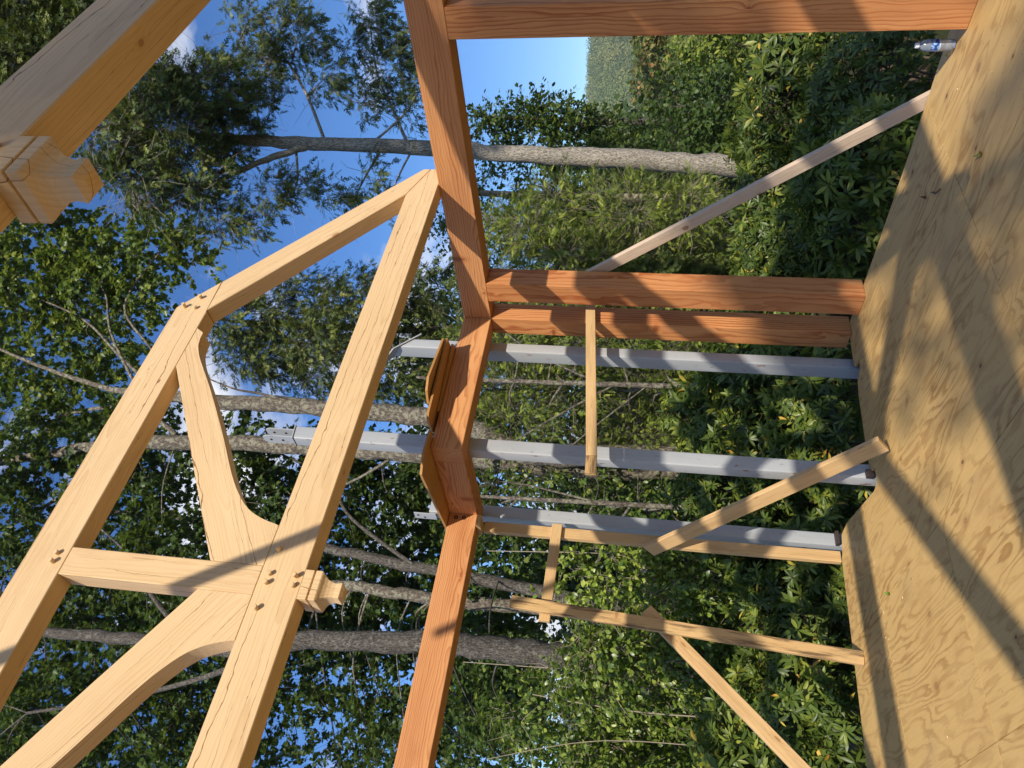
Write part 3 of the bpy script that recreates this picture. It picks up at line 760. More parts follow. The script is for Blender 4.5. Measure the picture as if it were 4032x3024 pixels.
# ------------------------------------------------------------------ vegetation toolkit
YAW = math.atan2(R_CAM[2][1], R_CAM[2][0])
FWD = np.array([math.cos(YAW), math.sin(YAW), 0.0]); LAT = np.array([math.sin(YAW), -math.cos(YAW), 0.0]); UP = np.array([0, 0, 1.0])
def norm(a): return a / np.maximum(np.linalg.norm(a, axis=-1, keepdims=True), 1e-9)
def frames(ax, nrm):
    """rotation matrices with x along ax and z close to nrm"""
    x = norm(ax); y = norm(np.cross(nrm, x)); z = np.cross(x, y)
    return np.stack([x, y, z], axis=-1)
def fast_mesh(name, verts, loops, sizes, tint=None, smooth=False):
    me = bpy.data.meshes.new(name)
    me.vertices.add(len(verts)); me.vertices.foreach_set('co', np.ascontiguousarray(verts, 'f').ravel())
    me.loops.add(len(loops)); me.loops.foreach_set('vertex_index', np.ascontiguousarray(loops, 'i'))
    me.polygons.add(len(sizes))
    st = np.zeros(len(sizes), 'i'); st[1:] = np.cumsum(sizes)[:-1]
    me.polygons.foreach_set('loop_start', st)
    if smooth: me.polygons.foreach_set('use_smooth', np.ones(len(sizes), bool))
    me.update(calc_edges=True)
    if tint is not None:
        a = me.attributes.new('tint', 'FLOAT', 'FACE'); a.data.foreach_set('value', np.ascontiguousarray(tint, 'f'))
    return me
def scatter(name, tmpl, pos, rot, scale, tint):
    tv, tf = tmpl
    N = len(pos); n = len(tv)
    v = np.einsum('nij,kj->nki', rot, tv) * scale[:, None, None] + pos[:, None, :]
    lo = np.concatenate([np.array(f) for f in tf]); sz = np.array([len(f) for f in tf])
    loops = (lo[None, :] + (np.arange(N) * n)[:, None]).ravel()
    return fast_mesh(name, v.reshape(-1, 3), loops, np.tile(sz, N), np.repeat(tint, len(tf)))
def join_scatter(name, parts):
    V, L, S, T = [], [], [], []; base = 0
    for tmpl, pos, rot, scale, tint in parts:
        tv, tf = tmpl; N = len(pos); n = len(tv)
        v = np.einsum('nij,kj->nki', rot, tv) * scale[:, None, None] + pos[:, None, :]
        lo = np.concatenate([np.array(f) for f in tf]); sz = np.array([len(f) for f in tf])
        V.append(v.reshape(-1, 3)); L.append((lo[None, :] + (np.arange(N) * n)[:, None]).ravel() + base); S.append(np.tile(sz, N)); T.append(np.repeat(tint, len(tf)))
        base += N * n
    return fast_mesh(name, np.concatenate(V), np.concatenate(L), np.concatenate(S), np.concatenate(T))
def long_leaf(w, droop=0.12, fold=0.06):
    st = [(0.0, 0.0), (0.30, w * 0.46), (0.68, w * 0.5), (1.0, 0.0)]
    v = [(0, 0, 0)]
    for t, h in st[1:3]:
        z = -droop * t * t
        v += [(t, -h, z + fold * h / w), (t, 0, z), (t, h, z + fold * h / w)]
    v.append((1.0, 0, -droop))
    f = [(0, 1, 2), (0, 2, 3), (1, 4, 5, 2), (2, 5, 6, 3), (4, 7, 5), (5, 7, 6)]
    return np.array(v, float), f
def maple_leaf():
    half = [(0.0, 0.0), (-0.08, 0.26), (0.10, 0.30), (0.20, 0.58), (0.38, 0.34), (0.62, 0.52), (0.66, 0.20), (1.0, 0.0)]
    v = [(x, y, 0.22 * y - 0.15 * x * x) for x, y in half] + [(x, -y, 0.22 * y - 0.15 * x * x) for x, y in half[1:-1]]
    n = len(half)
    return np.array(v, float), [tuple(range(n)), (0, n - 1) + tuple(range(2 * n - 3, n - 1, -1))]
def spray(nl=9, ll=0.36, lw=0.085, seed=0):
    r = np.random.default_rng(seed); v, f = [], []
    def dia(a, b, w):
        a, b = np.array(a), np.array(b); d = b - a; s = np.array([-d[1], d[0], 0]); s = s / np.linalg.norm(s) * w
        i = len(v); m = a + d * 0.5 + np.array([0, 0, 0.012])
        v.extend([a, m - s, b, m + s]); f.append((i, i + 1, i + 2, i + 3))
    dia((0, 0, 0), (1.0, 0, -0.12), lw * 0.7)
    for i in range(nl):
        t = 0.08 + 0.84 * i / (nl - 1); sgn = 1 if i % 2 else -1
        L = ll * (1.15 - 0.75 * t) * r.uniform(0.75, 1.2); an = math.radians(r.uniform(38, 62)) * sgn
        dia((t, 0, -0.12 * t * t), (t + L * math.cos(an), L * math.sin(an), -0.12 * t * t - r.uniform(0.0, 0.12)), lw * r.uniform(0.6, 1.0))
    return np.array(v, float), f
T_RHODO = long_leaf(0.25, 0.18); T_QUAD = (np.array([(0, 0, 0), (0.5, -0.4, 0), (1, 0, -0.1), (0.5, 0.4, 0)], float), [(0, 1, 2, 3)]); T_OVAL = long_leaf(0.52, 0.15); T_BROAD = long_leaf(0.62, 0.2, 0.1); T_MAPLE = maple_leaf(); T_SPRAY = spray(); T_SPRAY2 = spray(11, 0.30, 0.055, 3)

class Tubes:
    def __init__(self): self.V, self.L, self.S, self.n = [], [], [], 0
    def add(self, pts, rad, seg=6, rough=0.0, rng=None):
        pts = np.asarray(pts, float); rad = np.asarray(rad, float)
        d = norm(np.gradient(pts, axis=0)); a = np.where(np.abs(d[:, 2:3]) > 0.9, np.array([[1., 0, 0]]), np.array([[0, 0, 1.]]))
        a[:] = a[0]
        u = norm(np.cross(d, a)); w = np.cross(d, u); m = len(pts)
        th = np.arange(seg) * 2 * math.pi / seg
        rr = np.repeat(rad[:, None], seg, 1)
        if rough > 0: rr = rr * (1 + rough * rng.standard_normal(rr.shape))
        v = pts[:, None, :] + rr[..., None] * (np.cos(th)[None, :, None] * u[:, None, :] + np.sin(th)[None, :, None] * w[:, None, :])
        i, j = np.meshgrid(np.arange(m - 1), np.arange(seg), indexing='ij'); j2 = (j + 1) % seg
        q = np.stack([i * seg + j, i * seg + j2, (i + 1) * seg + j2, (i + 1) * seg + j], -1).reshape(-1)
        self.V.append(v.reshape(-1, 3)); self.L.append(q + self.n); self.S.append(np.full((m - 1) * seg, 4)); self.n += m * seg
    def many(self, A, B, r0, r1, bend=0.0, rng=None):
        """many thin 3-sided twigs from A to B"""
        N = len(A)
        if N == 0: return
        mid = (A + B) / 2
        if bend and rng is not None: mid = mid + rng.standard_normal(A.shape) * np.linalg.norm(B - A, axis=1, keepdims=True) * bend
        d = norm(B - A); a = np.where(np.abs(d[:, 2:3]) > 0.9, np.array([[1., 0, 0]]), np.array([[0, 0, 1.]]))
        u = norm(np.cross(d, a)); w = np.cross(d, u)
        th = np.arange(3) * 2 * math.pi / 3
        ring = np.cos(th)[None, :, None] * u[:, None, :] + np.sin(th)[None, :, None] * w[:, None, :]
        r0 = np.broadcast_to(r0, (N,)); r1 = np.broadcast_to(r1, (N,))
        v = np.stack([A[:, None] + ring * r0[:, None, None], mid[:, None] + ring * ((r0 + r1) / 2)[:, None, None], B[:, None] + ring * r1[:, None, None]], 1)  # N,3,3,3
        q = []
        for i in range(2):
            for j in range(3): q.append((i * 3 + j, i * 3 + (j + 1) % 3, (i + 1) * 3 + (j + 1) % 3, (i + 1) * 3 + j))
        q = np.array(q).ravel()
        self.V.append(v.reshape(-1, 3)); self.L.append((q[None] + (np.arange(N) * 9)[:, None]).ravel() + self.n); self.S.append(np.full(N * 6, 4)); self.n += N * 9
    def mesh(self, name): return fast_mesh(name, np.concatenate(self.V), np.concatenate(self.L), np.concatenate(self.S), smooth=True)

def spline(P, n):
    P = np.asarray(P, float); out = []
    for i in range(len(P) - 1):
        a, b, c, d = P[max(i - 1, 0)], P[i], P[i + 1], P[min(i + 2, len(P) - 1)]
        for t in np.linspace(0, 1, n, endpoint=False):
            out.append(0.5 * (2 * b + (c - a) * t + (2 * a - 5 * b + 4 * c - d) * t * t + (3 * b - a - 3 * c + d) * t ** 3))
    out.append(P[-1]); return np.array(out)
def pxp(x, y, D): return np.array(at(x, y, D))
def stems(tb, polys, rng, rough=0.05, seg=14):
    """polys: lists of (x, y, depth, radius px) in the photo's 2212 px view; returns sample points"""
    sk = []
    for pl in polys:
        P = np.array([list(pxp(x, y, D)) + [r * D / 1600.0] for x, y, D, r in pl])
        Q = spline(P, 7)
        big = pl[0][3] > 6
        if big: Q[1:-1, :3] += rng.standard_normal((len(Q) - 2, 3)) * Q[1:-1, 3:4] * 0.10
        tb.add(Q[:, :3], Q[:, 3], seg if big else 7, rough if big else 0.02, rng)
        sk.append(Q)
    return np.concatenate(sk) if sk else np.zeros((0, 4))

def blob_points(blobs, rng, shell=0.45):
    """twig starts in ellipsoids given as (x, y, depth, rx, ry, n)"""
    P, C = [], []
    for b in blobs:
        x, y, D, rx, ry, n = b[:6]
        c = pxp(x, y, D); k = D / 1600.0
        dz = b[6] if len(b) > 6 else 0.8 * (rx + ry) / 2 * k
        u = norm(rng.standard_normal((n, 3))); r = rng.uniform(shell ** 3, 1, (n, 1)) ** (1 / 3)
        u = u * r
        P.append(c + u[:, :1] * LAT * ry * k + u[:, 1:2] * FWD * dz + u[:, 2:3] * UP * rx * k); C.append(np.repeat(c[None], n, 0))
    return np.concatenate(P), np.concatenate(C)

def tree(name, label, cat, group, polys, blobs, leaf, mat, barkm, seed, size=0.1, k=6, tw=0.35, droop=0.2, tintc=(0.45, 0.22), limbs=True, limb_r=0.02, twigm=None, outward=0.7, upn=0.8, crown='crown', base=None, bare=0.0):
    rng = np.random.default_rng(seed)
    bl = blobs
    cen0 = pxp(*polys[0][0][:3]) if polys else pxp(*bl[0][:3])
    root = tag(empty(name, tuple(cen0) if base is None else base), label, cat, group)
    tb = Tubes()
    sk = stems(tb, polys, rng)
    P, C = blob_points(bl, rng)
    N = len(P)
    out = norm(P - C + rng.standard_normal(P.shape) * 0.02)
    d = norm(out * outward + norm(rng.standard_normal(P.shape)) * 0.7 + UP * (-droop))
    L = tw * rng.uniform(0.5, 1.3, N)
    E = P + d * L[:, None]
    # limbs from the stem to each blob, then shoots
    if limbs and len(sk):
        for b in bl:
            c = pxp(*b[:3]); dist = np.linalg.norm(sk[:, :3] - c, axis=1) + np.maximum(0, sk[:, 2] - c[2]) * 1.2
            s = sk[np.argmin(dist)]
            if np.linalg.norm(s[:3] - c) < 0.15: continue
            ln = np.linalg.norm(s[:3] - c)
            m1 = s[:3] * 0.65 + c * 0.35 + UP * 0.10 * ln * (1 if droop < 0.3 else 0.4) + rng.standard_normal(3) * ln * 0.06
            r0 = min(s[3] * 0.6, limb_r * (0.6 + 0.25 * ln))
            Q = spline([s[:3], m1, c, c + (c - m1) * 0.35], 5)
            tb.add(Q, np.linspace(r0, 0.006, len(Q)), 6)
    step = 1 if bare else 2
    rad = 0.004 + 0.002 * (size > 0.15)
    tb.many(C[::step] * 0.35 + P[::step] * 0.65 + rng.standard_normal(P[::step].shape) * 0.05, E[::step], rad, rad * 0.4, 0.08, rng)
    if bare > 0:   # bare dead twigs poking out
        nb = int(N * bare); ii = rng.integers(0, N, nb)
        dd = norm(out[ii] * 0.8 + norm(rng.standard_normal((nb, 3))) * 0.8)
        tb.many(P[ii], P[ii] + dd * tw * rng.uniform(0.8, 2.6, (nb, 1)), 0.006, 0.002, 0.10, rng)
    link('trunk', tb.mesh('trunk'), barkm, root)
    # leaves
    t = rng.uniform(0.05, 1.05, (N, k, 1))
    pos = (P[:, None] + d[:, None] * L[:, None, None] * t + rng.standard_normal((N, k, 3)) * size * 0.25).reshape(-1, 3)
    side = norm(np.cross(d, UP)[:, None] * rng.choice([-1, 1], (N, k, 1)) + rng.standard_normal((N, k, 3)) * 0.5)
    ax = norm(d[:, None] * 0.8 + side * 0.8 - UP * droop * 0.8).reshape(-1, 3)
    nr = norm(UP * upn + np.repeat(out[:, None], k, 1).reshape(-1, 3) * 0.5 + rng.standard_normal(ax.shape) * 0.45)
    sc = size * rng.uniform(0.65, 1.25, len(pos))
    blobt = np.repeat(rng.normal(0, 0.10, N), k)
    ti = np.clip(tintc[0] + blobt + rng.normal(0, tintc[1], len(pos)), 0, 1)
    link(crown, scatter(crown, leaf, pos, frames(ax, nr), sc, ti), mat, root)
    return root

def mass(regs, D, rpx, n, seed, jit=0.5):
    """fills rectangles (x0, x1, y0, y1) of the view with blobs of radius rpx around depth D; n twigs per blob"""
    rng = np.random.default_rng(seed); out = []
    for x0, x1, y0, y1 in regs:
        nx = max(1, round((x1 - x0) / (rpx * 1.35))); ny = max(1, round((y1 - y0) / (rpx * 1.35)))
        for i in range(nx):
            for j in range(ny):
                x = x0 + (i + 0.5) / nx * (x1 - x0) + rng.normal(0, rpx * 0.22); y = y0 + (j + 0.5) / ny * (y1 - y0) + rng.normal(0, rpx * 0.22)
                s = rng.uniform(0.75, 1.2)
                out.append((x, y, D + rng.normal(0, jit), rpx * s, rpx * rng.uniform(0.8, 1.2), int(n * s * s)))
    return out

# ------------------------------------------------------------------ hill across the valley
def make_hill():
    rng = np.random.default_rng(5)
    c = ray(1281, 150); az0 = math.atan2(c[1], c[0])
    na, nr = 200, 26; vs = []
    el_ridge = math.asin(c[2] / np.linalg.norm(c))
    for i in range(nr + 1):
        R = 330 + 570 * i / nr
        for a in range(na + 1):
            az = az0 + math.radians(-60 + 125 * a / na)
            zr = CAM_Z + 900 * math.tan(el_ridge) * (1 + 0.05 * math.sin(a * 0.13 + 1.0) + 0.02 * math.sin(a * 0.41))
            t = i / nr; z = -55 + (zr - 6 + 55) * (t ** 0.85)
            z += 16 * math.sin(a * 0.33 + 0.8 * math.sin(i * 0.3)) * math.sin(math.pi * min(t, 0.97)) + 7 * math.sin(a * 0.83 + i * 0.5) * math.sin(math.pi * t)
            vs.append((R * math.cos(az), R * math.sin(az), z))
    fs = [(i * (na + 1) + a, (i + 1) * (na + 1) + a, (i + 1) * (na + 1) + a + 1, i * (na + 1) + a + 1) for i in range(nr) for a in range(na)]
    me = bpy.data.meshes.new('hill'); me.from_pydata(vs, [], fs); me.update()
    for p in me.polygons: p.use_smooth = True
    tag(link('hill', me, M['ground']), kind='structure')
    V = np.array(vs)
    # canopy of the far wood: crowns made of leafy faces; denser in front of the gap the photo looks through
    n = 9000
    ia = np.concatenate([rng.uniform(0, na, n // 2), rng.normal((60) / 125 * na, 8, n // 2)]); ia = np.clip(ia, 0, na - 0.01); ir = rng.uniform(0, nr - 0.01, n)
    a0, i0 = ia.astype(int), ir.astype(int); fa, fi = (ia - a0)[:, None], (ir - i0)[:, None]
    g = lambda i, a: V[i * (na + 1) + a]
    p = (g(i0, a0) * (1 - fa) + g(i0, a0 + 1) * fa) * (1 - fi) + (g(i0 + 1, a0) * (1 - fa) + g(i0 + 1, a0 + 1) * fa) * fi
    k = 90; cr = rng.uniform(3.5, 9.5, n)
    u = norm(rng.standard_normal((n, k, 3))); u[..., 2] = np.abs(u[..., 2])
    pos = (p[:, None] + u * cr[:, None, None] * np.array([1, 1, 1.15]) * rng.uniform(0.7, 1.0, (n, k, 1)) + UP * rng.uniform(-3, 4, (n, 1, 1))).reshape(-1, 3)
    nr_ = norm(u.reshape(-1, 3) + rng.standard_normal((n * k, 3)) * 0.5)
    ax = norm(np.cross(nr_, rng.standard_normal(nr_.shape)))
    ti = np.clip(np.repeat(rng.normal(0.5, 0.33, n), k) + rng.normal(0, 0.08, n * k), 0, 1)
    tag(link('hill_wood', scatter('hill_wood', T_QUAD, pos, frames(ax, nr_), rng.uniform(0.9, 1.7, n * k), ti), M['hillwood']), 'far wooded hillside in the gap between beam and brush', 'wood', kind='stuff')
make_hill()

# ------------------------------------------------------------------ woodland behind everything, reads as one dark mass
WR = mass([(1180, 1700, 240, 760)], 30, 75, 150, 21, 3) + mass([(900, 1750, 640, 1659)], 27, 80, 150, 22, 3) + mass([(1480, 1750, -200, 240)], 52, 40, 110, 23, 3) + mass([(1250, 1750, 1659, 2100)], 26, 90, 130, 24, 3)
def woods():
    rng = np.random.default_rng(9)
    P, C = blob_points(WR, rng, 0.3); N = len(P); k = 3
    pos = np.repeat(P, k, 0) + rng.standard_normal((N * k, 3)) * 0.25
    out = norm(np.repeat(P - C, k, 0))
    nr = norm(out * 0.6 + UP * 0.5 + rng.standard_normal(pos.shape) * 0.5); ax = norm(np.cross(nr, rng.standard_normal(nr.shape)))
    ti = np.clip(np.repeat(rng.normal(0.4, 0.15, N), k) + rng.normal(0, 0.15, N * k), 0, 1)
    tag(link('woodland', scatter('woodland', T_BROAD, pos, frames(ax, nr), rng.uniform(0.18, 0.42, N * k), ti), M['woods']), 'dense dark woodland closing the view behind the nearer trees', 'wood', kind='stuff')
woods()

# ------------------------------------------------------------------ the tall conifer with the long bare trunk
TG = 'trees around the timber frame'
tree('conifer_tree', 'tall conifer with a long bare pale trunk and a dark ragged crown against the sky', 'tree', TG,
     [[(1880, 385, 14, 27), (1605, 362, 14, 23), (1370, 345, 14, 21), (1130, 334, 14, 18), (930, 320, 14, 16), (640, 308, 14, 13.5), (480, 298, 14, 10), (300, 285, 14.2, 7), (60, 262, 14.4, 4)],
      [(660, 318, 14, 8), (575, 345, 13.8, 6.5), (470, 392, 13.6, 5), (350, 455, 13.4, 3)],
      [(700, 300, 14, 4), (660, 200, 14.2, 3.2), (610, 120, 14.4, 2.4), (540, 60, 14.5, 1.6)],
      [(880, 310, 14, 4), (850, 240, 14.2, 3), (815, 160, 14.3, 2), (800, 60, 14.4, 1.4)],
      [(800, 312, 14, 3), (870, 250, 13.8, 2.4), (910, 190, 13.6, 1.4)],
      [(820, 330, 14, 3), (790, 380, 13.8, 2.2), (760, 440, 13.7, 1.2)],
      [(640, 330, 14, 3), (640, 400, 13.8, 2.2), (600, 450, 13.7, 1.2)],
      [(500, 300, 14, 4), (430, 200, 13.2, 3), (360, 140, 12.8, 2)]],
     [(640, 90, 14.4, 70, 46, 95), (560, 150, 14.3, 50, 50, 90), (530, 55, 14.5, 24, 28, 30), (700, 170, 14.2, 34, 44, 40), (600, 30, 14.5, 40, 20, 26),
      (805, 30, 14.4, 34, 34, 44), (850, 150, 14.3, 44, 60, 84), (790, 225, 14.2, 30, 36, 34), (770, 110, 14.3, 20, 40, 26), (890, 235, 13.8, 18, 30, 24), (830, 80, 14.3, 30, 24, 26),
      (450, 190, 13.3, 74, 60, 190), (360, 250, 13.0, 84, 74, 240), (420, 370, 13.4, 70, 60, 150), (300, 380, 13.2, 76, 74, 200), (500, 290, 13.8, 50, 50, 80), (230, 300, 13.2, 64, 74, 170), (300, 180, 13.0, 66, 46, 140),
      (470, 470, 13.6, 44, 36, 56), (548, 470, 13.6, 24, 34, 28), (640, 400, 13.8, 40, 26, 30), (715, 432, 13.7, 34, 20, 26), (800, 380, 13.8, 16, 30, 18), (590, 410, 13.7, 30, 26, 24), (840, 430, 13.7, 18, 20, 12), (555, 240, 14, 26, 26, 18)],
     T_SPRAY, M['conifer'], M['bark_grey'], 31, size=0.18, k=6, tw=0.36, droop=0.35, tintc=(0.40, 0.22), limb_r=0.026, bare=0.45)
tree('conifer_tree', 'shaded conifer with pale bare twigs in the corner beyond the close truss', 'tree', TG,
     [[(1500, -160, 15, 14), (700, -120, 15, 11), (200, -60, 14.5, 8), (20, 40, 14, 5), (-200, 80, 14, 3)]],
     [(60, 30, 13.5, 90, 60, 300), (130, 100, 13.2, 70, 70, 240), (40, 140, 13.2, 80, 70, 240), (170, 20, 13.6, 60, 50, 150), (-60, 80, 13.5, 80, 90, 240), (20, 240, 13.2, 70, 80, 220), (-80, -60, 13.5, 90, 90, 220)],
     T_SPRAY, M['conifer'], M['bark_dark'], 32, size=0.19, k=5, tw=0.34, droop=0.3, tintc=(0.5, 0.24), bare=0.35)

# ------------------------------------------------------------------ maples
lit = [(60, 480, 15, 90, 60, 86), (160, 520, 15, 80, 60, 86), (250, 565, 14.6, 80, 60, 86), (330, 525, 14.6, 56, 46, 50), (385, 500, 14.5, 36, 34, 24), (420, 575, 14.4, 34, 26, 17),
       (60, 620, 15, 90, 70, 150), (180, 640, 14.8, 90, 70, 150), (290, 650, 14.6, 50, 46, 60), (100, 760, 15, 100, 80, 140), (230, 760, 14.8, 66, 56, 70), (60, 890, 15, 80, 66, 100), (180, 880, 14.8, 70, 50, 70), (-60, 560, 15, 90, 90, 150), (-70, 760, 15, 90, 90, 150), (20, 380, 14, 60, 60, 90)]
tree('maple_tree', 'maple with lichen covered trunk splitting low, sunlit leaves spreading beyond the whole truss', 'tree', TG,
     [[(1700, 985, 11.5, 24.84), (1300, 985, 11.5, 23.92), (1130, 975, 11.5, 23.00), (1020, 925, 11.6, 20.24), (940, 905, 11.7, 20.24), (700, 880, 12, 18.40), (470, 866, 12.4, 15.64), (300, 850, 13, 8.28), (200, 830, 13.6, 5.52), (60, 780, 14.2, 3.68), (-80, 720, 14.6, 2.30)],
      [(345, 850, 13, 4.60), (260, 770, 13.6, 3.31), (180, 690, 14.2, 2.58), (70, 640, 14.6, 1.47)],
      [(300, 845, 13.2, 4.14), (240, 720, 13.8, 2.76), (220, 620, 14.3, 2.02), (120, 540, 14.8, 1.20)],
      [(360, 850, 13, 4.14), (330, 760, 13.6, 2.76), (270, 660, 14.2, 3.13), (350, 540, 14.4, 1.84), (400, 500, 14.4, 0.92)],
      [(640, 870, 12, 3.68), (560, 850, 12, 2.76), (500, 838, 11.9, 2.02), (410, 800, 11.9, 1.10)]],
     lit, T_MAPLE, M['maple'], M['bark_lichen'], 41, size=0.096, k=15, tw=0.5, droop=0.25, tintc=(0.58, 0.25), limb_r=0.014, twigm=None)
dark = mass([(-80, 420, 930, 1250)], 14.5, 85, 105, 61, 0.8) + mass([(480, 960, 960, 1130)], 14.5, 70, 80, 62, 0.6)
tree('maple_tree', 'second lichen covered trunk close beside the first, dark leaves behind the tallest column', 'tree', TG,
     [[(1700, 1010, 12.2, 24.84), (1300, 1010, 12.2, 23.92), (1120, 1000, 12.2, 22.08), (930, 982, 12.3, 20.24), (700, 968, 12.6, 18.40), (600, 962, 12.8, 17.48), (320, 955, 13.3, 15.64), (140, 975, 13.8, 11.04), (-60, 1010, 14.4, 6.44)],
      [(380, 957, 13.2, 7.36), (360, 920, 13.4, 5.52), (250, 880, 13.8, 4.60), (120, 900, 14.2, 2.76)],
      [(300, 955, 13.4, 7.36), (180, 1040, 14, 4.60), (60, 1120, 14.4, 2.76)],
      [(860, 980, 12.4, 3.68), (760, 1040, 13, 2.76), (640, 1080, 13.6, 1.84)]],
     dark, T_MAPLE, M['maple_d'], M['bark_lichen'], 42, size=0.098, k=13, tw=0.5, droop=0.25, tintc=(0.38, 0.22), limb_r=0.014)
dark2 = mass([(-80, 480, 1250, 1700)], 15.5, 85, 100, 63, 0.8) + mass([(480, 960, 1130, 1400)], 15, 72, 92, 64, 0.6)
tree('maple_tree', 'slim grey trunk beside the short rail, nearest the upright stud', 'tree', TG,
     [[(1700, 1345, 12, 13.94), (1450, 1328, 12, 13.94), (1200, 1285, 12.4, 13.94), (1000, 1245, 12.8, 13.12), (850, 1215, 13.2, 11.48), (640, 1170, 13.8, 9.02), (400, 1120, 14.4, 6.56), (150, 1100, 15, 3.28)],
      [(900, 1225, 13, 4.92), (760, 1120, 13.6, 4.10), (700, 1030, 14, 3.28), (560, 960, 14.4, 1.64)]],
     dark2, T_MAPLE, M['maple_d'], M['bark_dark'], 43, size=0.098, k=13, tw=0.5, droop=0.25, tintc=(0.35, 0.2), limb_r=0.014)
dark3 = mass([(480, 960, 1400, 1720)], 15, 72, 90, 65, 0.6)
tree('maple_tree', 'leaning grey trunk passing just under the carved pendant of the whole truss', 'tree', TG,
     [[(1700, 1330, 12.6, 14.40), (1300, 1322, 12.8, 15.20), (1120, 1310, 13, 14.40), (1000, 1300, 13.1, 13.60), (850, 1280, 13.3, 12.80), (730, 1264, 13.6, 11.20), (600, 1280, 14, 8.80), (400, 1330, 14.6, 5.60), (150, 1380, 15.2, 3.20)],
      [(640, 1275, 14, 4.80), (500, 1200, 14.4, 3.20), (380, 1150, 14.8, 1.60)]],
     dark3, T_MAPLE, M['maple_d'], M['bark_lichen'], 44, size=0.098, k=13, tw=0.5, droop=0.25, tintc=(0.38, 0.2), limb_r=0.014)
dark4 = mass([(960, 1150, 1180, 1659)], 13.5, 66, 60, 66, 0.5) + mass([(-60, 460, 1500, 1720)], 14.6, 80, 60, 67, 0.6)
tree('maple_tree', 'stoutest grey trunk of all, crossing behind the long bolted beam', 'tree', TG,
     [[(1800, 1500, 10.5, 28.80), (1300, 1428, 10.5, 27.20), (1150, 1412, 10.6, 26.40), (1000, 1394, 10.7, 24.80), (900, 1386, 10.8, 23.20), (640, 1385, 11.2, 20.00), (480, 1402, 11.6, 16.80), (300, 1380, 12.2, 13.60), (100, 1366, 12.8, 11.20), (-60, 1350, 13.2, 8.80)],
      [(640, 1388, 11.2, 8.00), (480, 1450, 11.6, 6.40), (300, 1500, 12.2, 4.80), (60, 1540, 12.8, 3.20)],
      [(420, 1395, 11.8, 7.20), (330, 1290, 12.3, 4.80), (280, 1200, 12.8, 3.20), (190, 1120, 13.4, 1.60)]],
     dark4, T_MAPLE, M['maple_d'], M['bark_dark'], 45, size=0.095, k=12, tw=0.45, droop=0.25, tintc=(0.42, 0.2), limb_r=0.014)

# ------------------------------------------------------------------ middle distance trees
tree('hemlock_tree', 'green hemlock with drooping sprays rising behind the stacked plywood', 'tree', TG,
     [[(1600, 720, 16, 10), (1000, 715, 16, 8), (600, 700, 16, 5), (470, 690, 16, 2)]],
     mass([(470, 640, 640, 800), (640, 1000, 600, 840)], 15.5, 62, 110, 71, 0.6), T_SPRAY, M['conifer'], M['bark_dark'], 51, size=0.16, k=7, tw=0.4, droop=0.4, tintc=(0.55, 0.22), bare=0.12)
tree('deciduous_tree', 'leafy green tree with shoots reaching into the open sky gap beside the bare conifer trunk', 'tree', TG,
     [[(1700, 270, 20, 9), (1300, 262, 20, 7), (1120, 255, 20, 5), (1020, 250, 20, 2)]],
     [(1040, 260, 20, 40, 20, 40), (1075, 255, 20, 45, 22, 45), (1130, 240, 20, 50, 28, 70), (1180, 235, 20, 55, 28, 80), (1215, 250, 20, 60, 30, 90), (1060, 300, 20, 60, 40, 110), (1150, 300, 20, 60, 50, 140), (1240, 300, 20, 60, 50, 140), (1300, 275, 20, 36, 30, 60), (1340, 330, 20, 70, 60, 160), (1440, 300, 20, 70, 60, 160), (1520, 340, 20, 70, 70, 160), (1500, 250, 20, 70, 50, 120)],
     T_OVAL, M['maple_d'], M['bark_dark'], 52, size=0.12, k=9, tw=0.45, droop=0.0, tintc=(0.55, 0.25))
tree('deciduous_tree', 'pale twigged leafy tree behind the bare conifer trunk under the long beam', 'tree', TG,
     [[(1700, 430, 18, 9), (1300, 425, 18, 8), (1000, 415, 18, 6), (900, 410, 18, 3)]],
     mass([(950, 1560, 385, 560)], 18, 64, 110, 72, 0.8), T_OVAL, M['maple'], M['twig'], 53, size=0.11, k=9, tw=0.4, droop=0.05, tintc=(0.42, 0.25), bare=0.1)
tree('hemlock_tree', 'young hemlock with bright green feathery tips in front of the woodland', 'tree', TG,
     [[(1760, 520, 13, 8), (1400, 505, 13, 6), (1150, 490, 13, 3), (1060, 480, 13, 1.5)]],
     mass([(1060, 1200, 430, 540), (1180, 1560, 410, 590)], 12.8, 56, 120, 73, 0.5), T_SPRAY2, M['juniper'], M['twig'], 54, size=0.145, k=7, tw=0.32, droop=-0.1, tintc=(0.46, 0.28), outward=0.8, bare=0.12)
tree('hemlock_tree', 'thin hemlock with dead pale branches behind the first steel column', 'tree', TG,
     [[(1760, 840, 10.5, 7), (1400, 832, 10.5, 6), (1150, 825, 10.6, 5), (900, 815, 10.8, 3)],
      [(1330, 830, 10.5, 2.5), (1200, 900, 10.3, 2), (1100, 960, 10.2, 1)],
      [(1300, 830, 10.5, 2.5), (1150, 760, 10.3, 2), (1060, 690, 10.2, 1)],
      [(1400, 832, 10.5, 2), (1250, 950, 10.2, 1.5), (1180, 1020, 10, 1)]],
     mass([(1000, 1560, 690, 960)], 12.0, 62, 105, 74, 0.6), T_SPRAY2, M['juniper'], M['bark_lichen'], 55, size=0.13, k=7, tw=0.32, droop=0.25, tintc=(0.40, 0.24), bare=0.5)
tree('hemlock_tree', 'dense hemlock boughs between the corner post and the grey brace', 'tree', TG,
     [[(1760, 640, 13.5, 7), (1400, 640, 13.5, 6), (1000, 630, 13.6, 3)]],
     mass([(1020, 1620, 590, 720)], 13.4, 60, 110, 75, 0.5), T_SPRAY, M['conifer'], M['bark_dark'], 56, size=0.145, k=7, tw=0.35, droop=0.3, tintc=(0.50, 0.22))
